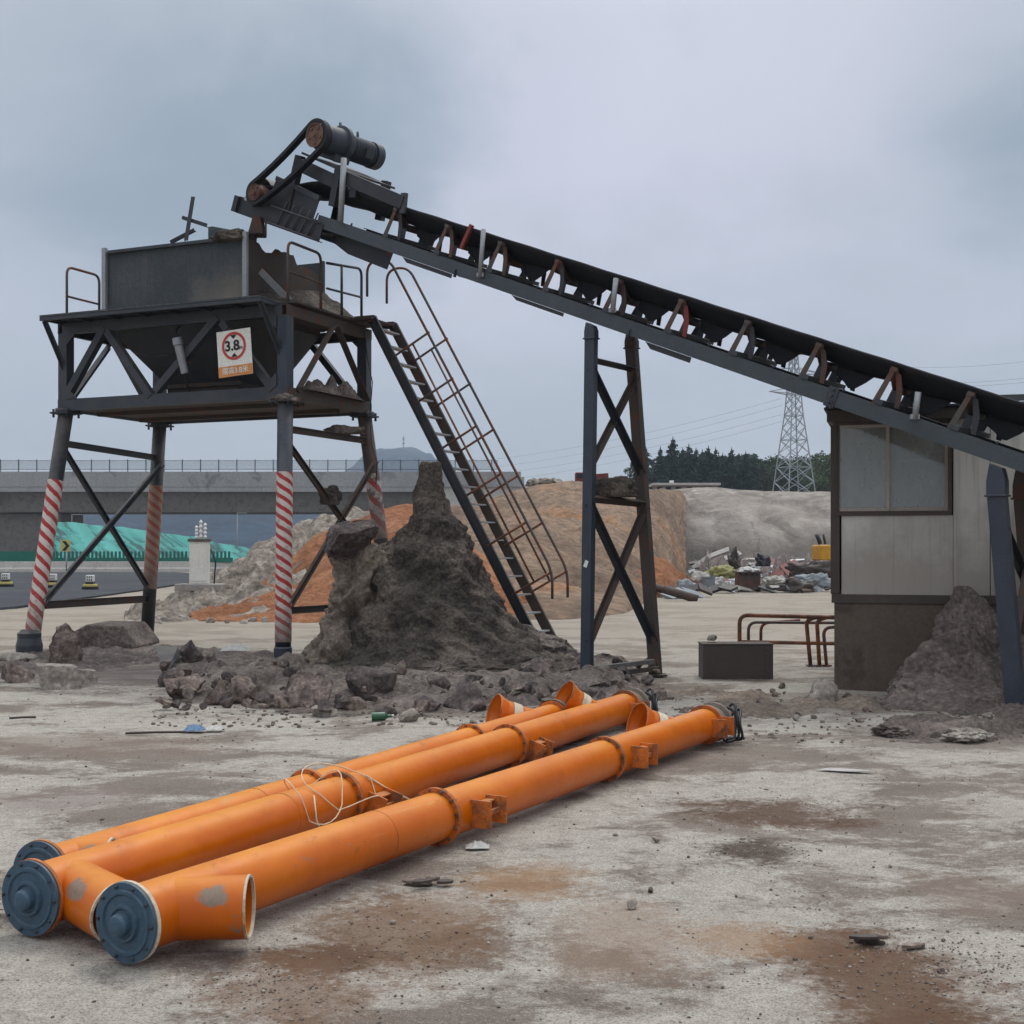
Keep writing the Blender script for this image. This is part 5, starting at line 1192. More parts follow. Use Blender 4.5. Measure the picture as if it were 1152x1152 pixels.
    for e0, e1, z0, z1, mt in ((.1, .34, 2.05, 2.62, M_PANELD), (.36, .58, 2.05, 2.6, M_WHITE), (.66, 1.18, 2.05, 2.5, M_PANEL)):  # pale sheets added behind the panes, standing in for reflections in the glass
        m = MB(); nn = 14; vs = [C(e0 + (e1-e0)*i/nn, .2 + .018*math.sin(i*1.9), z) for i in range(nn+1) for z in (z0, z1)]; m.add(vs, [(2*i, 2*i+2, 2*i+3, 2*i+1) for i in range(nn)], True); cu_ = m.build('reflection_sheet', mt, t); sd3 = cu_.modifiers.new('t', 'SOLIDIFY'); sd3.thickness = .004
    m = MB(); m.box(C(2.95,-.004,1.0), (.05,.02,.05), M)
    m.build('bolt_head', M_STEELD, t)
    return C
CB = cabin()

# ============================================================ MUD HEAPS AND ROCK
def heap(name, mat, c, prof, mats=None, seed=0, na=190, nt=130, amp=.1, vor=.06, sq=(1, 1), lean=(0, 0), label=None, cat=None, lob=.12, horiz=1.0, group=None, kind=None):
    """heap turned from a profile (height, radius[, shift x, shift y]) and roughened with lumps"""
    b = MB(); vs = []
    for i in range(nt + 1):
        u = i / nt * (len(prof) - 1); k = min(int(u), len(prof) - 2); f = u - k; f2 = f
        p0, p1 = prof[k], prof[k+1]; z = p0[0] + (p1[0]-p0[0])*f2; r = p0[1] + (p1[1]-p0[1])*f2; sx = p0[2] + (p1[2]-p0[2])*f2; sy = p0[3] + (p1[3]-p0[3])*f2
        for j in range(na):
            an = 2*PI*j/na; d = V((math.cos(an), math.sin(an), 0)); q = V((d.x*r*1.0 + seed, d.y*r*1.0, z*.9))
            big = fbm(q*.9, 4, .9); fin = fbm(q*3.2, 7, .75); dist, _ = noise.voronoi(q*2.6); dist2, _ = noise.voronoi(q*6.5)
            lobe = lob*math.sin(an*3 + seed + z*1.3)
            dr = min(1, r*2.2) * (amp*big*1.2 + amp*.7*fin + vor*(.45 - dist[0]) + vor*.8*(.35 - dist2[0]))
            rr = max(0, r*(1 + lobe*.5) + dr); zz = z + (amp*.35*fin + vor*.5*(.4-dist[0])) * min(1, max(0, z*3))*horiz
            vs.append(V(c) + V((d.x*rr*sq[0] + sx, d.y*rr*sq[1] + sy, max(zz, -.1))))
    b.add(vs, [(i*na+j, i*na+(j+1) % na, (i+1)*na+(j+1) % na, (i+1)*na+j) for i in range(nt) for j in range(na)], True)
    o = b.build(name, mat); return tag(o, label, cat, group, kind)
hc = V((-1.15, 17.5, 0)); mm_ = lambda px: (px - 576)*17.5/F - hc.x
def pr(z, xl, xr, sy=0): return (z, (mm_(xr) - mm_(xl))/2, (mm_(xr) + mm_(xl))/2, sy)
zy = lambda y: EYE + (HY - y)*17.5/F
heap('mud_heap', M_MUD, hc, [(-.1, 2.1, .25, -.1), (.12, 1.82, .2, 0), pr(zy(735), 368, 638), pr(zy(715), 376, 606), pr(zy(690), 386, 581), pr(zy(665), 396, 560), pr(zy(645), 410, 548), pr(zy(620), 424, 535), pr(zy(603), 444, 522), pr(zy(590), 452, 516), pr(zy(575), 459, 505), pr(zy(562), 462, 499), pr(zy(550), 464, 497), pr(zy(538), 469, 496), pr(zy(528), 471, 496), pr(zy(521), 473, 495), (zy(518.5), .11, mm_(484), 0), (zy(518), .0, mm_(484), 0)],
     seed=3.3, amp=.11, vor=.09, na=260, nt=230, label='tall grey wet-concrete heap with a finger-like spire beside the ladder', cat='mud heap', lob=.08)
hx = P(396, 617, 17.1).x
heap('mud_heap', M_MUDB, (hx, 17.1, 0), [(-.1, .72, 0, 0), (.3, .62, .0, 0), (.7, .5, .02, 0), (1.1, .42, .05, 0), (1.4, .36, .06, .05), (1.6, .24, .08, .1), (1.68, 0, .08, .1)], seed=8.1, amp=.2, vor=.16, na=150, nt=110, label='craggy paler brown mud buttress on the left flank of the spired grey heap', cat='mud heap')
heap('mud_heap', M_MUD, (P(442, 640, 17.8).x, 17.9, 0), [(.0, .9, 0, 0), (.8, .66, 0, 0), (1.3, .42, -.1, 0), (1.62, .22, -.15, 0), (1.7, 0, -.15, 0)], seed=12.1, amp=.12, vor=.08, na=120, nt=80, label='smooth dark mud shoulder between the spire and the boulder-topped buttress', cat='mud heap')
heap('mud_heap', M_MUDG, (P(585, 640, 17.6).x, 17.7, 0), [(-.1, 1.25, 0, 0), (.1, 1.05, 0, 0), (.3, .75, -.1, 0), (.5, .42, -.25, 0), (.62, .15, -.3, 0), (.64, 0, -.3, 0)], seed=33, amp=.14, vor=.17, na=170, nt=100, label='low lumpy skirt of mud between the spired heap and the ladder foot', cat='mud heap')
# cabin-side heap
cx = P(1102, 617, 13.7).x
heap('mud_heap', M_MUDG, (cx, 13.75, 0), [(-.1, 1.45, .1, -.45), (.1, 1.15, .08, -.3), (.3, .86, .05, -.1), (.6, .55, .0, 0), (.85, .36, -.03, .12), (1.05, .24, -.05, .22), (1.2, .12, -.06, .28), (1.24, 0, -.06, .28)], seed=15, amp=.12, vor=.17, na=260, nt=190, sq=(1, .6), label='crumbly brown-grey mud heap leaning against the cabin behind the right-hand trestle leg', cat='mud heap')
# low rubble aprons
def apron(name, pts, mat, h, seed, label, cat, n=120, m_=46, vor=.1, kind=None):
    """low field of debris between a front and a back line on the ground"""
    b = MB(); vs = []
    for i in range(n + 1):
        u = i/n*(len(pts)-1); k = min(int(u), len(pts)-2); f = u-k; a, c = pts[k], pts[k+1]; px = a[0]+(c[0]-a[0])*f; yf = a[1]+(c[1]-a[1])*f; yb = a[2]+(c[2]-a[2])*f
        g0, g1 = G(px, yf), G(px, yb)
        for j in range(m_ + 1):
            s = j/m_; p = g0.lerp(g1, s); e = min(1, s*5, (1-s)*4, i/n*8, (1-i/n)*8); e = e*e*(3-2*e); q = V((p.x*1.1 + seed, p.y*1.1, 0)); d, _ = noise.voronoi(q*1.7); d2, _ = noise.voronoi(q*4.5)
            w = .25*fbm(q*.8, 5); vs.append(V((p.x + w*.4, p.y + w, -.05 + e*(h*(.55 + .8*fbm(q*.7, 4)) + vor*(.6-d[0]) + vor*.55*(.45-d2[0]) + .05*fbm(q*4, 5)))))
    b.add(vs, [(i*(m_+1)+j, (i+1)*(m_+1)+j, (i+1)*(m_+1)+j+1, i*(m_+1)+j+1) for i in range(n) for j in range(m_)], True)
    return tag(b.build(name, mat), label, cat, None, kind)
apron('rubble_bed', [(176, 792, 745), (250, 800, 742), (330, 808, 740), (430, 808, 742), (520, 806, 745), (600, 800, 745), (680, 790, 742), (745, 786, 748)], M_MUDG, .22, 4, 'bed of crumbled mud and rubble spread round the foot of the spired heap', 'rubble', 200, 60, .14, 'stuff')
apron('gravel_bed', [(-40, 772, 744), (40, 768, 728), (110, 758, 724), (190, 752, 722), (260, 752, 728), (350, 752, 732)], M_SCREE2 if False else M_MUDG, .14, 9, 'bed of grey gravel between the left legs of the hopper', 'gravel', 110, 40, .05, 'stuff')
apron('rubble_bed', [(985, 838, 800), (1030, 842, 796), (1090, 838, 790), (1152, 832, 780), (1240, 826, 770)], M_MUDG, .14, 14, 'strip of crumbled mud in front of the heap at the cabin', 'rubble', 90, 36, .12, 'stuff')
apron('dirt_ridge', [(735, 800, 768), (800, 806, 770), (870, 808, 776), (940, 806, 778), (1000, 806, 782)], M_MUDB, .1, 19, 'low dirt ridge running from the trestle foot to the cabin', 'dirt', 90, 30, .05, 'stuff')

def rock(name, c, size, seed, mat, lab, group=None, rz=0, sub=4, cuts=9, cat='rock', rough=.05, sink=.33, boxy=False):
    r = random.Random(seed); bm = bmesh.new(); bmesh.ops.create_icosphere(bm, subdivisions=sub, radius=1)
    pl = [(V((r.gauss(0,1), r.gauss(0,1), r.gauss(0,.8))).normalized(), r.uniform(.34, .74)) for _ in range(cuts + 3)]
    if boxy: pl = [(V(d), .5 + .04*r.random()) for d in ((1,.1,.1),(-1,.1,-.15),(.1,1,.1),(0,-1,.12),(.1,0,1),(0,.1,-1))] + pl[:2]
    Mz = Matrix.Rotation(rz, 3, 'Z'); b = MB(); vs = []
    for v in bm.verts:
        p = v.co.copy()
        for n, h in pl:
            d = p.dot(n) - h
            if d > 0: p -= n*d*.96
        p *= 1.35; q = p + V((seed*3.7, 0, 0)); p += v.co.normalized()*(rough*1.6*fbm(q*1.6, 6, .8) + rough*.7*fbm(q*6, 5, .7))
        vs.append(V(c) + Mz @ V((p.x*size[0], p.y*size[1], p.z*size[2] + size[2]*(1 - sink*1.6))))
    b.add(vs, [[v.index for v in f.verts] for f in bm.faces], True); bm.free()
    o = b.build(name, mat, sharp=38 if rough < .08 else None); return tag(o, lab, cat, group)
GR = 'broken rocks along the foot of the mud heap'
ROCKS = [(205, 787, 23, 19, M_ROCK, 'angular brown rock at the left end of the rubble, pointed at the top'), (186, 772, 13, 10, M_ROCKD, 'small dark rock behind the left end of the rubble row'),
 (243, 793, 17, 16, M_ROCK, 'tilted slab-like rock second from the left end of the rubble'), (270, 791, 21, 14, M_ROCK, 'rounded brown rock left of the big wide boulder'), (345, 797, 39, 21, M_ROCK, 'widest brown boulder in the rubble row, in front of the striped right leg'),
 (414, 790, 34, 21, M_ROCKD, 'dark boulder with a pale broken face in the middle of the rubble'), (386, 798, 14, 9, M_ROCKD, 'small dark rock tucked between the widest boulder and the pale-faced one'), (236, 768, 20, 12, M_ROCKD, 'dark flat rock at the back of the rubble, left of the striped right leg'),
 (300, 772, 22, 12, M_ROCKD, 'low dark rock behind the widest boulder'), (360, 806, 15, 7, M_ROCKP, 'flat pale yellowish rock lying in front of the widest boulder'), (458, 812, 13, 7, M_ROCKP, 'pale rounded rock in the front edge of the rubble, right of the green bottle'), (435, 806, 11, 8, M_ROCKD, 'small grey cobble beside the green bottle'),
 (520, 800, 30, 15, M_ROCKD, 'grey wedge-shaped boulder in the front of the rubble, left of the orange funnels'), (545, 760, 24, 22, M_ROCK, 'upright blocky brown rock on the right flank of the grey heap'), (575, 748, 20, 15, M_ROCKD, 'dark rock above the orange funnels near the ladder foot'), (600, 765, 22, 14, M_ROCKD, 'broad dark rock behind the orange funnels'),
 (480, 800, 20, 10, M_ROCKD, 'low dark lump at the front of the rubble, right of the pale-faced boulder'), (528, 742, 26, 26, M_ROCK, 'large upright brown block set into the right side of the spired heap'), (600, 738, 20, 13, M_ROCK, 'wedge-shaped brown block lying just left of the ladder foot'), (640, 752, 18, 10, M_ROCKD, 'dark rock left of the near trestle foot'), (690, 782, 24, 10, M_ROCKD, 'dark flat rock right of the near trestle foot, by the orange end caps'), (720, 786, 26, 9, M_ROCK, 'flat brown slab in front of the far trestle foot'),
 (934, 790, 19, 14, M_ROCKP, 'pale boulder by the left bottom corner of the cabin'), (1012, 828, 22, 10, M_ROCK, 'brown lump at the left front end of the mud heap by the cabin'), (1090, 834, 26, 10, M_ROCKP, 'pale crumbly lump in front of the mud heap by the cabin'), (1028, 780, 20, 16, M_ROCK, 'brown rock against the cabin base, left of the mud heap'),
 (60, 775, 27, 18, M_ROCKP, 'squared pale stone block in front of the left front leg'), (92, 769, 16, 11, M_ROCKP, 'smaller pale stone right of the squared block'), (16, 768, 20, 11, M_ROCK, 'brown stone left of the left front leg boot'), (8, 748, 22, 9, M_ROCKP, 'flat tan slab at the left edge of the picture'),
 (212, 746, 13, 14, M_ROCKD, 'upright dark purple rock right of the gravel under the hopper'), (798, 736, 8, 6, M_ROCKP, 'small tan stone beside the dark steel block')]
for i, (px, yb, hw, hh, mt, lab) in enumerate(ROCKS):
    p = G(px, yb); k = p.y/F
    if i == len(ROCKS)-1: p = P(803, 726, 16.05); k = 16.05/F; p = V((p.x, 16.18, .445)); rock('rock', p, (hw*k, hw*k*.7, hh*k*.7), 40 + i, mt, 'small tan stone lying on top of the dark steel block', None, sink=.1); continue
    p.y += hw*k*.7
    if px > 985 and yb > 820: lump('mud_clump', mt if mt is not M_ROCK else M_MUDG, (p.x, p.y, hh*k*.35), (hw*k, hw*k*.8, hh*k*.9), 140 + i, 5, .45, lab, 'mud'); continue
    rock('rock', p, (hw*k, hw*k*.8, hh*k*1.15), 40 + i, mt, lab, GR if i < 22 else None, R.uniform(-.4,.4), 4, 10, rough=.06 if mt is not M_ROCK else .09, boxy='block' in lab, sink=.46 if px > 980 else .33)
pb_ = P(391, 622, 17.0); rock('boulder', (pb_.x, 16.9, pb_.z - .05), (.34, .32, .24), 91, M_ROCKD, 'dark boulder perched on top of the craggy brown mud buttress', sub=5, sink=.0, rough=.08)
# small lumps of rubble: individuals that share a description
for i in range(150):
    px = R.uniform(185, 745); yb = R.uniform(752, 808 - (12 if px > 600 else 0)); p = G(px, yb); k = p.y/F; s = R.uniform(3, 9)*k*(1.3 if R.random() < .15 else 1)
    p.z = .05 + .12*R.random()*(1 if yb < 790 else .2)
    rock('rubble_lump', p, (s, s*R.uniform(.7,1.1), s*R.uniform(.55,.95)), 300 + i, R.choice((M_ROCK, M_ROCKD, M_ROCKD, M_MUDG, M_ROCKP if R.random() < .3 else M_ROCK)), 'one of the small broken lumps strewn through the rubble round the spired heap', 'small lumps in the rubble', R.uniform(0,6), 3, 8)
for i in range(26):
    px = R.uniform(985, 1150); yb = R.uniform(806, 838); p = G(px, yb); k = p.y/F; s = R.uniform(3, 8)*k; rock('rubble_lump', p, (s, s, s*.7), 500 + i, R.choice((M_MUDG, M_ROCK, M_ROCKP)), 'one of the small clods at the foot of the mud heap by the cabin', 'clods by the cabin heap', R.uniform(0,6), 3, 8, rough=.09)
for i in range(22):
    px = R.uniform(745, 1000); yb = R.uniform(772, 812); p = G(px, yb); k = p.y/F; s = R.uniform(2, 6)*k; rock('rubble_lump', p, (s, s, s*.7), 540 + i, R.choice((M_MUDB, M_ROCK, M_ROCKP)), 'one of the small clods on the low dirt ridge left of the cabin', 'clods on the dirt ridge', R.uniform(0,6), 3, 8, rough=.09, sink=.45)
# clods lying on the scree and by the plinth
for i in range(60):
    px = R.uniform(150, 330); yb = R.uniform(676, 702); p = G(px, yb); k = p.y/F; s = R.uniform(2, 6)*k; rock('rubble_lump', p, (s, s, s*.7), 600 + i, R.choice((M_ROCKP, M_ROCK, M_CONC)), 'one of the stones strewn round the white cabinet and its plinth', 'stones by the cabinet', R.uniform(0,6), 2, 8)

# broken slab behind the left front leg, plate, bag
def prism(name, pts_front, depth, mat, lab, cat, bev=.02):
    m = MB(); m.plate(pts_front, V((0, depth, 0))); return tag(m.build(name, mat, bevel=bev), lab, cat)
D = 20.6
prism('concrete_slab', [P(62, 738, D), P(72, 716, D), P(96, 703, D), P(138, 704, D), P(156, 727, D), P(150, 738, D)], 1.3, M_MUDG, 'big broken concrete slab lying behind the left front leg', 'slab', .04)
rock('rock', G(75, 752), (.28, .3, .34), 77, M_ROCK, 'craggy brown lump against the broken slab behind the left boot', rough=.12)
m = MB(); g = G(187, 756); m.plate([P(174, 726, 18.4), P(200, 728, 18.1), P(203, 736, 18.0), P(186, 758, 16.8), ], V((0,.02,-.01))); tag(m.build('steel_plate', M_STEEL), 'bent grey steel plate standing on its corner under the hopper', 'plate')
def cloth(name, c, size, mat, lab, cat, seed, hgt=.12):
    b = MB(); n = 26; vs = []
    for i in range(n+1):
        for j in range(n+1):
            x, y = i/n-.5, j/n-.5; r = math.hypot(x, y)*2; e = max(0, 1 - r**2.5); a = math.atan2(y, x); k = 1 + .18*fbm((math.cos(a)*1.5+seed, math.sin(a)*1.5, 0), 3)
            vs.append(V(c) + V((x*size[0]*k, y*size[1]*k, .006 + e*hgt*(.6 + .8*abs(fbm((x*5+seed, y*5, 1), 5))))))
    b.add(vs, [(i*(n+1)+j, (i+1)*(n+1)+j, (i+1)*(n+1)+j+1, i*(n+1)+j+1) for i in range(n) for j in range(n)], True); o = b.build(name, mat); s = o.modifiers.new('t', 'SOLIDIFY'); s.thickness = .004; return tag(o, lab, cat)
M_BAG = paint('bag_white', S(190, 187, 180), .6, var=.1); M_BLUE = paint('rag_blue', S(104, 132, 160), .7, var=.2); M_GREENB = paint('bottle_green', S(40, 92, 62), .2, var=.2, spec=.6)
p = G(266, 742); p.z = .13; cloth('plastic_bag', p, (.42, .3), M_BAG, 'crumpled white bag on the rubble left of the striped right leg', 'bag', 2, .09)
cloth('rag', G(219, 822), (.17, .16), M_BLUE, 'small crumpled blue rag on the yard in front of the rubble', 'rag', 4, .05)
cloth('paper_scrap', G(241, 821), (.16, .14), M_BAG, 'small white scrap just right of the blue rag', 'litter', 5, .03)
cloth('paper_scrap', G(537, 954), (.13, .1), M_BAG, 'white scrap on the ground below the nearest screw conveyor', 'litter', 6, .025)
for px, py, lab, L_ in ((175, 826, 'thin dark stick lying left of the blue rag', .5), (25, 809, 'short dark stick on the yard near the left edge', .22)):
    g = G(px, py); m = MB(); m.tube([g + V((-L_/2,-.03,.012)), g + V((0,.01,.016)), g + V((L_/2,.05,.012))], .011, 6); tag(m.build('stick', M_BROWNST), lab, 'stick')
g = G(429, 811); bt2 = thing('bottle', 'small green bottle lying at the front of the rubble', 'bottle', g)
m = MB(); m.lathe(g + V((-.09,0,.04)), V((1,.2,0)), [(0,0),(0,.036),(.005,.04),(.12,.04),(.15,.016),(.19,.014),(.19,0)], 16); m.build('body', M_GREENB, bt2)
m = MB(); m.lathe(g + V((.094,.037,.04)), V((1,.2,0)), [(0,.016),(.02,.016),(.02,0)], 12); m.build('bottle_cap', M_BAG, bt2)
# dark chunk of bark-like mud near the pipe, thin sheet at right, pebbles
def chips(c, lab, name, seed):
    r = random.Random(seed); t = thing(name, lab, 'debris', c)
    for k in range(5):
        m = MB(); q = V(c) + V((r.uniform(-.1,.1), r.uniform(-.05,.05), gz(c[0], c[1]) + .002 + .007*k)); a = r.uniform(-.5,.5); L = r.uniform(.035,.075); w = r.uniform(.015,.03); d = V((math.cos(a), math.sin(a), r.uniform(-.02,.02))); s = V((-d.y, d.x, 0))
        m.plate([q - d*L - s*w*.4, q - d*L*.3 - s*w, q + d*L*.8 - s*w*.7, q + d*L + s*w*.2, q + d*L*.2 + s*w, q - d*L*.8 + s*w*.6], UZ*.014); m.build('flake', M_ROCK if k % 2 else M_TRIM, t, .003)
chips(G(485, 994), 'pile of dark brown flakes on the ground in front of the nearest screw conveyor', 'flake_pile', 3)
chips(G(997, 1062), 'dark bent flakes on the red-brown soil patch at lower right', 'flake_pile', 8)
g = G(950, 868); m = MB(); pts = [V((-.2,.03,0)), V((-.08,.09,.004)), V((.17,.0,.002)), V((.2,-.06,.008)), V((.03,-.05,.0))]; m.plate([g + q + UZ*.006 for q in pts], UZ*.004); tag(m.build('paper_sheet', M_CONC_LIGHT), 'pale torn sheet lying flat on the yard below the cabin', 'sheet')
for i, (px, py, s, lab) in enumerate(((738, 946, 6, 'lone pebble on the bare yard, right of the nearest screw conveyor'), (732, 1002, 6, 'lone grey stone on the bare yard at lower middle'), (868, 828, 5, 'lone stone right of the screw conveyor hoses'), (1057, 1093, 6, 'pale pebble on the red-brown soil at lower right'), (710, 1020, 9, 'flat chip right of centre near the bottom'), (988, 1072, 4, 'small pebble just below the bent flakes at lower right'), (905, 828, 4, 'small clod on the yard below the cabin corner'), (688, 808, 5, 'small clod beside the middle screw end'))):
    p = G(px, py); k = p.y/F; rock('pebble', p, (s*k*.75, s*k*.6, s*k*.5), 700 + i, M_ROCKP if i % 2 == 0 else M_ROCK, lab, None, i, 3, 8, 'pebble')
# gravel strewn over the yard
gb = MB(); r = random.Random(99); ico = bmesh.new(); bmesh.ops.create_icosphere(ico, subdivisions=1, radius=1); IV = [v.co.copy() for v in ico.verts]; IF = [[v.index for v in f.verts] for f in ico.faces]; ico.free()
spots_ = [(985,1090,.4,.5),(430,1055,.4,.55),(870,912,.5,.5),(850,955,.28,.28),(1090,1080,.4,.4),(320,1110,.3,.3)]
for i in range(3600):
    if i < 1800:
        px, py, rx, ry = r.choice(spots_); g = G(px, py); x, y = g.x + r.gauss(0, rx*.55), g.y + r.gauss(0, ry*.55); s = r.uniform(.002, .006)
    elif i < 2900:
        d = 3.6 + 11*r.random()**1.3; x = d*r.uniform(-.42,.42); y = d; s = r.uniform(.0025, .007)*(1 + d*.05)
    else:
        px = r.uniform(170, 720) if i % 2 else r.uniform(740, 1152); py = r.uniform(795, 816) if i % 2 else r.uniform(785, 835); g = G(px, py); x, y = g.x, g.y; s = r.uniform(.007, .024)
    if y < 1.5: continue
    s *= 1.8 if r.random() < .04 else 1; a = r.uniform(.6,1.2); k = r.uniform(.4,.9); c = V((x, y, gz(x, y) + s*k*.5)); rt = Matrix.Rotation(r.random()*6, 3, 'Z'); gb.cur = r.choice((0,0,1,2))
    gb.add([c + rt @ V((v.x*s*(1+.3*r.random()), v.y*s*a, v.z*s*k)) for v in IV], IF, False)
tag(gb.build('gravel', [M_MUDB, M_ROCKP, M_ROCK], origin=(0, 0, 0)), 'loose gravel and crumbs strewn over the yard', 'gravel', kind='stuff')

# dark steel block and tubular barrier
p0, p1 = G(791, 763), G(870, 763)
m = MB(); h = .41; m.box(((p0.x+p1.x)/2, p0.y + .2, h/2 - .01), (p1.x-p0.x, .4, h + .02)); 
blk = thing('steel_block', 'dark brown steel block standing on the yard left of the cabin', 'block', ((p0.x+p1.x)/2, p0.y + .2, 0)); m.build('body', M_TRIM, blk, .008)
m = MB(); m.box(((p0.x+p1.x)/2, p0.y + .2, h + .008), (p1.x-p0.x + .02, .42, .012)); m.build('top_plate', M_BROWNST, blk, .003)
m = MB()
for x in (p0.x + .08, p1.x - .08): m.box((x, p0.y - .004, h*.5), (.03,.006,h*.8))
m.build('edge_rib', M_TRIM, blk)
def barrier():
    D = 17.6; q = lambda px, py, d=D: P(px, py, d); t = thing('tube_barrier', 'brown and orange tubular steel barrier frames standing behind the dark block', 'barrier', (q(870, 0).x, D, 0))
    def tb(pts, r=.026, mat=M_RAIL, bend=.12): m = MB(); m.tube(arc_path(pts, bend, 6), r); m.build('tube', mat, t)
    tb([q(832,724), q(832,692), q(990,696)], .028, M_RAILO); tb([q(832,722), q(990,725)], .026, M_RAILO)
    tb([q(842,722,17.9), q(842,700,17.9), q(985,701,17.9)], .022, M_RAIL); tb([q(856,722,18.1), q(856,701,18.1), q(900,698,18.1)], .022, M_REDPAINT)
    for a, b in ((912, 905), (922, 917)):
        tb([V((q(a,0).x, D, -.02)), q(b + 2,698), q(b + 14,694), q(990,697)], .028, M_RAILO, .2)
    tb([V((q(930,0).x, D, -.02)), q(926,706), q(990,703)], .024, M_RAIL)
    m = MB()
    for a in (912, 922, 930): m.box((q(a,0).x, D, .006), (.12,.12,.012))
    m.build('foot_plate', M_RAIL, t)
barrier()

# ============================================================ SCRAP HEAP in front of the rock face
M_SCRAPW = paint('scrap_pale', S(166, 162, 154), .7, S(120, 118, 106), .6, var=.2); M_SCRAPR = paint('scrap_red', S(128, 84, 76), .7, S(90, 76, 70), .6); M_SCRAPY = paint('scrap_yellowgreen', S(150, 146, 92), .7, S(120, 116, 80), .6); M_SCRAPB = paint('scrap_blue', S(128, 135, 138), .6, S(120, 122, 124), .6)
apron('scrap_bed', [(770, 661, 641), (800, 664, 640), (850, 665, 639), (900, 664, 639), (960, 664, 638), (1010, 662, 638)], M_ROCKD, 1.1, 44, 'dark mass of mixed scrap under the loose pieces before the pale wall', 'scrap', 90, 40, .8, 'stuff')
r = random.Random(21)
BOARDS = [(780,640,820,618,M_SCRAPW,'long pale board leaning up to the right at the left end of the scrap heap',.5), (797,645,833,622,M_SCRAPW,'second pale board beside the leaning one in the scrap heap',.4), (846,648,872,630,M_SCRAPR,'reddish panel leaning in the middle of the scrap heap',.8), (862,655,900,636,M_SCRAPR,'dull red sheet tilted right of the rusty skip',1.0), (820,636,862,630,M_SCRAPW,'pale pole lying across the top of the scrap heap',.2),
          (880,638,925,628,M_TRIM,'dark beam across the top right of the scrap heap',.35), (900,652,930,650,M_SCRAPB,'pale blue sheet at the right end of the scrap heap',.8), (775,634,810,633,M_TRIM,'dark plank lying flat at the foot of the pale wall',.25), (850,644,890,652,M_TRIM,'dark beam sloping down right of the rusty skip',.3), (770,668,800,666,M_TRIM,'black beam lying left of the grey drum',.4), (800,664,826,663,M_STEELD,'dark green-grey beam between drum and skip',.4), (905,640,935,644,M_SCRAPW,'pale strip near the yellow excavator',.3), (868,642,905,630,M_GALV,'bent grey pipe on the scrap heap',.15), (740,664,775,668,M_BROWNST,'brown beam at the foot of the orange earth tongue',.5), (750,672,790,671,M_SCRAPB,'thin pale sheet flat on the ground before the scrap heap',.5)]
for (xa, ya, xb, yb, mt, lab, w) in BOARDS:
    d = 50 + (660 - max(ya, yb))*.9; d = max(41, min(d, 80)); a, b = P(xa, ya, d), P(xb, yb, d + r.uniform(-.8,1.2)); m = MB(); mid = a.lerp(b, .5) + V((0, r.uniform(-.2,.2), r.uniform(.0,.25)))
    for p, q in ((a, mid), (mid, b)): m.beam(p, q, w, .09, V((0,-.5,1)))
    tag(m.build('scrap_beam' if w < .45 else 'scrap_sheet', mt), lab, 'scrap', 'pieces of the scrap heap')
D = 48.0; sb = G(841, 665.5); t = thing('rusty_skip', 'rusty brown open skip with white bags in it before the scrap heap', 'skip', sb)
m = MB(); k = D/F
for sgn in (1,): m.prof(sb + V((0,0,.02)), sb + V((0,0,.7)), [(-.42,-.35),(.42,-.35),(.42,.35),(-.42,.35)], V((0,1,0)))
m.build('body', M_ROLLER, t, .03)
m = MB()
for y in (-.37,.37): m.box(sb + V((0,y,.72)), (.94,.06,.07))
for x in (-.45,.45): m.box(sb + V((x,0,.72)), (.06,.7,.07))
m.build('rim', M_ROLLER, t)
m = MB()
for x in (-.2, .2): m.tube(arc_path([sb + V((x-.1,-.4,.6)), sb + V((x-.1,-.46,.72)), sb + V((x+.1,-.46,.72)), sb + V((x+.1,-.4,.6))], .03), .02)
m.build('lifting_loop', M_STEELD, t)
SC = MB(); r2 = random.Random(77); SM = [M_SCRAPW, M_SCRAPR, M_TRIM, M_STEELD, M_SCRAPY, M_SCRAPB, M_BROWNST, M_GALV]
for i in range(420):
    px = r2.gauss(862, 42); px = px if 776 < px < 940 else r2.uniform(790, 930); yt = 634 + abs(px-850)*.06; py = r2.uniform(yt, 664); d = 46.5 + (664-py)*.55; c = P(px, py, d); SC.cur = r2.choice((0,0,0,1,2,2,3,5,6,7,7)); a = r2.uniform(-.9,.9); L_ = r2.uniform(.12,.75); dd = V((math.cos(a), r2.uniform(-.5,.5), math.sin(a)*.7)).normalized()
    SC.beam(c - dd*L_*.5, c + dd*L_*.5, r2.uniform(.03,.28), r2.uniform(.02,.07), V((r2.uniform(-1,1),-.6,1)))
tag(SC.build('scrap_bits', SM), 'jumble of small scrap pieces filling the heap before the pale wall', 'scrap', kind='stuff')
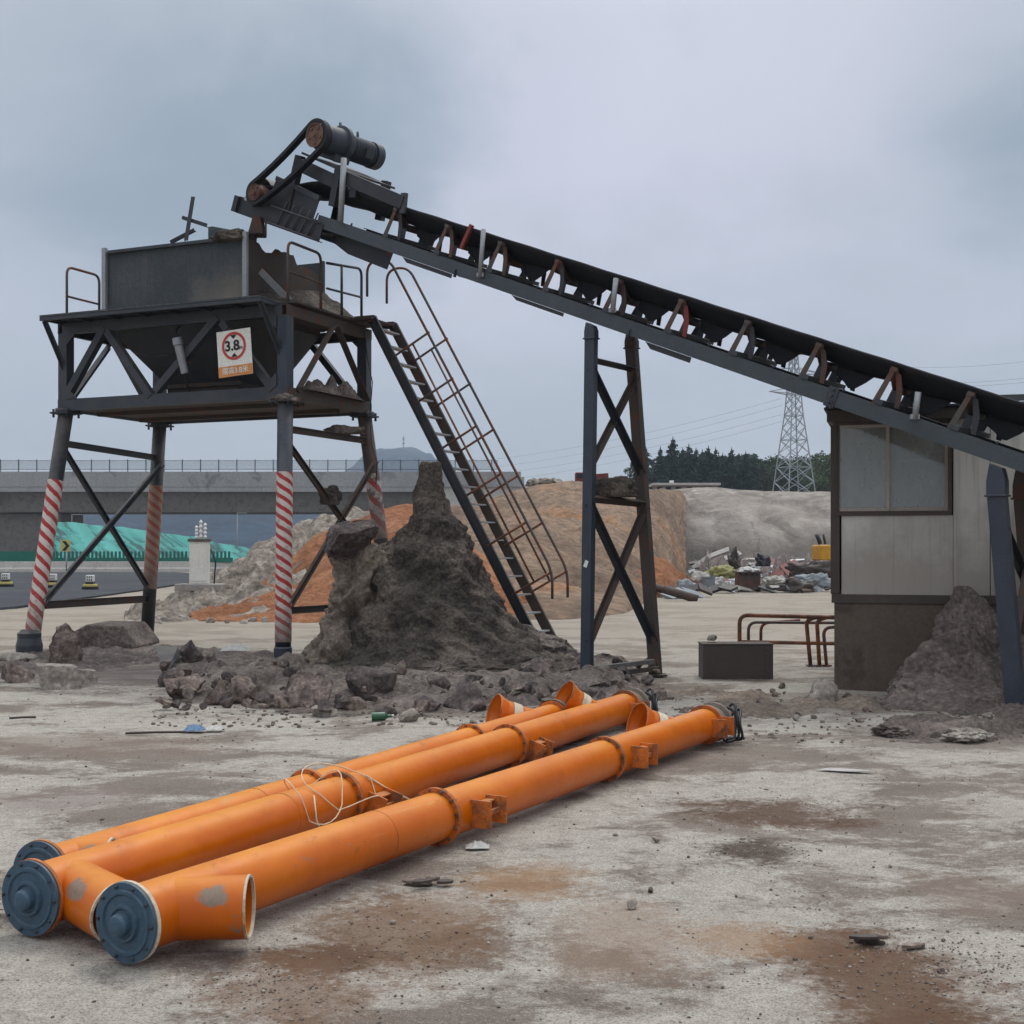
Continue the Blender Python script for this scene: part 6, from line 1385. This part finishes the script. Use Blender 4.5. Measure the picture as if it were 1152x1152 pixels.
for i, (px, py, d, sx, sz, mt, lab) in enumerate(((841,643,48.2,.36,.16,M_BAG,'white bag lying in the rusty skip'), (806,658,49,.4,.3,M_BAG,'white bulging sack left of the yellow sack in the scrap heap'), (812,646,50,.5,.3,M_SCRAPY,'yellow-green sack in the scrap heap'), (788,655,50,.5,.35,M_SCRAPW,'pale wrinkled sack at the left end of the scrap heap'), (873,655,47,.4,.2,M_SCRAPW,'pale flat bundle right of the skip'), (915,655,48,.7,.3,M_SCRAPB,'light blue-grey bundle at the right end of the scrap heap'), (770,664,45,.35,.3,M_SCRAPB,'pale blue bundle at the foot of the orange earth tongue'), (896,660,47,.6,.3,M_TRIM,'long black bundle low in the scrap heap, right of the skip'), (915,642,52,.9,.4,M_TRIM,'big dark bundle beside the yellow excavator'), (826,633,55,.22,.5,M_TRIM,'dark stump-like lump at the top of the scrap heap'), (858,632,55,.3,.35,M_STEELD,'second dark lump on top of the scrap heap'))):
    lump('scrap_sack' if i < 7 else 'scrap_bundle', mt, P(px, py, d), (sx, .35, sz), 60 + i, 4, .6, lab, 'scrap', 'pieces of the scrap heap')
g = G(797, 665.5); dr = thing('drum', 'small grey drum standing left of the rusty skip', 'drum', g)
m = MB(); m.lathe(g, UZ, [(0,0),(0,.24),(.2,.24),(.21,.255),(.23,.255),(.24,.24),(.5,.24),(.51,.255),(.55,.255),(.55,.22),(.53,.2),(.53,0)], 20); m.build('body', M_SCRAPB, dr)
m = MB(); m.cyl(g + V((.1,0,.53)), g + V((.1,0,.56)), .03, n=8); m.build('bung', M_STEELD, dr)
# half pipes / clay at left
for px, py, lab in ((752, 672, 'dark curved pipe half near the foot of the orange earth tongue'), (766, 676, 'second dark curved pipe half, nearer the viewer')):
    g = G(px, py); m = MB(); m.tube([g + V((-.5,.2,.35)), g + V((0,0,.2)), g + V((.5,-.1,.05))], .13, 10); tag(m.build('pipe_half', M_BROWNST), lab, 'pipe')

# yellow excavator half behind the cabin
def excavator():
    D = 58.0; k = D/F; x = lambda px: (px-CX)*k; z = lambda y: EYE + (HY-y)*k
    t = thing('excavator', 'yellow excavator mostly hidden behind the cabin', 'excavator', (x(945), D, 0))
    for dy in (-.8, .8):
        m = MB(); m.prof((x(918), D+dy-.2, 0), (x(918), D+dy+.2, 0), [(0,.0),(0,0)] if False else [(.1,.05),(2.6,.05),(2.85,.3),(2.6,.6),(.1,.6),(-.15,.3)], UZ); m.build('track', M_BLACK, t, .04)
    m = MB(); m.box((x(946), D, z(622)), (x(974)-x(918), 1.8, .72)); m.build('body', M_YELLOWM, t, .08)
    m = MB(); m.box((x(945), D-.5, z(606)), (.9, .8, 1.1)); m.build('cab', M_YELLOWM, t, .06)
    m = MB(); m.box((x(945), D-.905, z(604)), (.7,.02,.6)); m.build('cab_window', M_BLACK, t)
    m = MB(); m.tube([(x(921), D-.3, z(612)), (x(917), D-.3, z(601))], .09, 6); m.tube([(x(927), D-.2, z(612)), (x(925), D-.2, z(601))], .05, 6); m.build('exhaust', M_STEELD, t)
    for px in (960, 964): m = MB(); m.tube([(x(px), D-.2, z(614)), (x(px+30), D-.2, z(590)), (x(px+60), D-.2, z(600))], .16, 8); m.build('boom', M_YELLOWM, t)
excavator()
# debris and pallets on the embankment crest
for i, (px, lab) in enumerate(((602, 'leftmost grey debris pile on the embankment crest'), (612, 'middle grey debris pile on the embankment crest'), (625, 'rightmost grey debris pile on the embankment crest'))):
    p = P(px, 543, 75); lump('debris_pile', M_SCREE, p - UZ*.05, (.5,.5,.3), 80 + i, 3, .6, lab, 'debris', 'debris on the embankment crest')
# mud lying on the tower
def wedge():
    b = MB(); n = 44; vs = []
    for i in range(n+1):
        for j in range(n+1):
            a = BA1 + .02 + (2.1 - BA1)*i/n; bb = -1.0 + 2.15*j/n; s = i/n; h = (1-s)**1.3*(.26 + .34*j/n) + .02; q = V((a*2, bb*2, 3)); h += (.1*fbm(q, 5) + .09*(.4 - noise.voronoi(q*1.7)[0][0]))*min(1, s*4, 1)*(1.15-s)
            h *= min(1, j/n*4) ** .7; vs.append(T(a, bb, Z3 + .022 + max(0, h)))
    b.add(vs, [(i*(n+1)+j, (i+1)*(n+1)+j, (i+1)*(n+1)+j+1, i*(n+1)+j+1) for i in range(n) for j in range(n)], True)
    tag(b.build('spilled_mud', M_MUD), 'grey-brown mud spilled down onto the right side of the hopper deck', 'mud')
wedge()
def moundrow(name, p, q, w, h, seed, mat, lab):
    b = MB(); n, k = 50, 14; d = (q-p); s = d.cross(UZ).normalized(); vs = []
    for i in range(n+1):
        for j in range(k+1):
            u = i/n; v = j/k-.5; c = p + d*u + s*w*v; e = max(0, 1-(2*v)**2)*min(1, u*6, (1-u)*6); vs.append(c + UZ*(e*h*(.6 + 1.2*abs(fbm((u*5+seed, v, 1), 5)))))
    b.add(vs, [(i*(k+1)+j, (i+1)*(k+1)+j, (i+1)*(k+1)+j+1, i*(k+1)+j+1) for i in range(n) for j in range(k)], True); tag(b.build(name, mat), lab, 'mud')
moundrow('mud_row', T(2.06,-.8,Z1-.005), T(2.06,.9,Z1-.005), .26, .2, 3, M_MUDG, 'row of mud lumps along the lower right beam of the hopper frame')
lump('mud_lump', M_MUD, P(262, 268, 18.95), (.28,.18,.1), 66, 4, .5, 'mud lump stuck on the hopper rim under the conveyor head', 'mud')
b_ = legpt('RF', 3.34).lerp(legpt('RB', 3.36), .7); lump('mud_lump', M_MUDG, b_ + UZ*.05, (.3,.1,.09), 67, 4, .4, 'mud lump resting on the cross bar between the right legs', 'mud')
b_ = legpt('RF', 1.9).lerp(legpt('RB', 2.0), .45); lump('mud_lump', M_MUD, P(372, 560, 19.2), (.15,.1,.19), 68, 4, .4, 'mud clump caught where the right-hand braces cross', 'mud')
lump('mud_collar', M_MUDG, HEAD['RF'] + UZ*.0, (.19,.19,.07), 69, 4, .35, 'pale crusted mud collar round the flange of the front right leg', 'mud')
# planks by the trestle foot
for xa, ya, xb, yb, lab in ((668,752,735,744,'grey plank lying across the trestle feet'), (700,752,712,768,'short grey plank sticking out of the rubble by the far trestle foot'), (672,760,740,752,'lower dark plank between the trestle feet')):
    a, b = P(xa, ya, 15.6), P(xb, yb, 15.9); m = MB(); m.beam(a, b, .09, .05); tag(m.build('plank', M_CONCD if 'grey' in lab else M_BROWNST), lab, 'plank', 'planks at the trestle feet')
SKYK = 1.3; HAZE = .0004; EXPO = 0.0
# ============================================================ LIGHT, SKY, CAMERA
SUN_EL, SUN_AZ = math.radians(60), math.radians(18)      # azimuth from +Y towards +X
sd = V((math.sin(SUN_AZ)*math.cos(SUN_EL), math.cos(SUN_AZ)*math.cos(SUN_EL), math.sin(SUN_EL)))
sl = bpy.data.lights.new('sun', 'SUN'); sl.energy = 1.4; sl.angle = math.radians(24); sl.color = (1, .96, .9)
so = bpy.data.objects.new('sun', sl); COL.objects.link(so); so.rotation_euler = (-sd).to_track_quat('-Z', 'Y').to_euler(); so.location = (0, 0, 40)
w = bpy.data.worlds.new('World'); scene.world = w; w.use_nodes = True
t = w.node_tree; t.nodes.clear()
def wn(ty, **k):
    x = t.nodes.new(ty)
    for a, b in k.items(): setattr(x, a, b)
    return x
L = t.links.new
out = wn('ShaderNodeOutputWorld'); tc = wn('ShaderNodeTexCoord'); sep = wn('ShaderNodeSeparateXYZ'); L(tc.outputs['Generated'], sep.inputs[0])
def wm(op, a, b=None, clamp=False):
    x = wn('ShaderNodeMath', operation=op, use_clamp=clamp)
    for i, v in enumerate((a, b)):
        if v is None: continue
        if hasattr(v, 'is_output'): L(v, x.inputs[i])
        else: x.inputs[i].default_value = v
    return x.outputs[0]
def wramp(f, st):
    r = wn('ShaderNodeValToRGB'); e = r.color_ramp.elements
    while len(e) < len(st): e.new(.5)
    for i, (p, c) in enumerate(st): e[i].position = p; e[i].color = c if hasattr(c, '__len__') else (c, c, c, 1)
    L(f, r.inputs[0]); return r.outputs[0]
def wmix(f, a, b, mode='MIX'):
    x = wn('ShaderNodeMix', data_type='RGBA', blend_type=mode)
    for s, v in ((x.inputs[0], f), (x.inputs[6], a), (x.inputs[7], b)):
        if hasattr(v, 'is_output'): L(v, s)
        else: s.default_value = v
    return x.outputs[2]
h = sep.outputs[2]
den = wm('ADD', wm('MAXIMUM', h, 0.0), .22)
cv = wn('ShaderNodeCombineXYZ'); L(wm('DIVIDE', sep.outputs[0], den), cv.inputs[0]); L(wm('DIVIDE', sep.outputs[1], den), cv.inputs[1]); cv.inputs[2].default_value = 3.3
nz = wn('ShaderNodeTexNoise'); nz.inputs['Scale'].default_value = 1.35; nz.inputs['Detail'].default_value = 8; nz.inputs['Roughness'].default_value = .56; nz.inputs['Distortion'].default_value = .25; L(cv.outputs[0], nz.inputs['Vector'])
base = wramp(h, [(0.0, S(190, 194, 201)), (.07, S(193, 197, 205)), (.16, S(197, 199, 212)), (.28, S(197, 198, 211)), (.45, S(200, 202, 212)), (1.0, S(214, 218, 224))])
def spot(px, py, rad, strength):
    d = V(((px - CX)/F, 1, (HY - py)/F)).normalized()
    vd = wn('ShaderNodeVectorMath', operation='DISTANCE'); L(tc.outputs['Generated'], vd.inputs[0]); vd.inputs[1].default_value = d
    k = wm('ADD', wm('DIVIDE', vd.outputs['Value'], rad), wm('MULTIPLY', wm('SUBTRACT', nz.outputs['Fac'], .5), 3.4))
    return wm('MULTIPLY', wramp(k, [(.15, 1.0), (1.0, 0.0)]), strength)
dark = wmix(1.0, base, S(206, 216, 216), 'MULTIPLY')
col = wmix(wramp(nz.outputs['Fac'], [(.42, 0.0), (.62, .42)]), base, dark)
for a in ((140, 70, .2, .55), (290, 130, .14, .6), (60, 190, .2, .25), (1130, 200, .1, .7), (1190, 130, .12, .55), (430, 30, .14, .2)):
    col = wmix(spot(*a), col, wmix(1.0, col, S(190, 207, 210), 'MULTIPLY'))
for a in ((800, 230, .2, .35), (620, 90, .14, .3)):
    col = wmix(spot(*a), col, wmix(1.0, col, (1.12, 1.1, 1.14, 1), 'MULTIPLY'))
bg = wn('ShaderNodeBackground'); L(col, bg.inputs['Color'])
mul = wm('MULTIPLY', wramp(h, [(0.0, .5), (.38, .5), (.75, 1.0)]), SKYK * 2); L(mul, bg.inputs['Strength'])
sky = wn('ShaderNodeTexSky', sky_type='NISHITA'); sky.sun_disc = False; sky.sun_elevation = SUN_EL; sky.sun_rotation = SUN_AZ
b2 = wn('ShaderNodeBackground'); L(sky.outputs[0], b2.inputs['Color']); b2.inputs['Strength'].default_value = .06
ms = wn('ShaderNodeMixShader'); ms.inputs[0].default_value = .12; L(bg.outputs[0], ms.inputs[1]); L(b2.outputs[0], ms.inputs[2]); L(ms.outputs[0], out.inputs['Surface'])

if HAZE:
    hb = MB(); hb.box((0, 1050, 149), (5200, 3000, 300)); hz = hb.build('haze', [], origin=(0, 1050, 0)); tag(hz, 'thin pale blue haze filling the air over the whole site', 'haze', kind='stuff')
    m = bpy.data.materials.new('haze_air'); m.use_nodes = True; nt = m.node_tree; nt.nodes.clear()
    o = nt.nodes.new('ShaderNodeOutputMaterial'); pv = nt.nodes.new('ShaderNodeVolumePrincipled'); pv.inputs['Color'].default_value = (.72, .85, .98, 1); pv.inputs['Density'].default_value = HAZE; pv.inputs['Anisotropy'].default_value = 0
    nt.links.new(pv.outputs[0], o.inputs['Volume']); hz.data.materials.append(m)

cam = bpy.data.cameras.new('camera'); co = bpy.data.objects.new('camera', cam); COL.objects.link(co); scene.camera = co
co.location = (0, 0, EYE); co.rotation_euler = (PI/2, 0, 0); cam.sensor_width = 36; cam.lens = 36 * F / 1152; cam.shift_y = (HY - 576) / 1152
cam.clip_start = .05; cam.clip_end = 8000
scene.view_settings.view_transform = 'Standard'; scene.view_settings.look = 'None'; scene.view_settings.exposure = EXPO; scene.view_settings.gamma = 1
scene.render.film_transparent = False
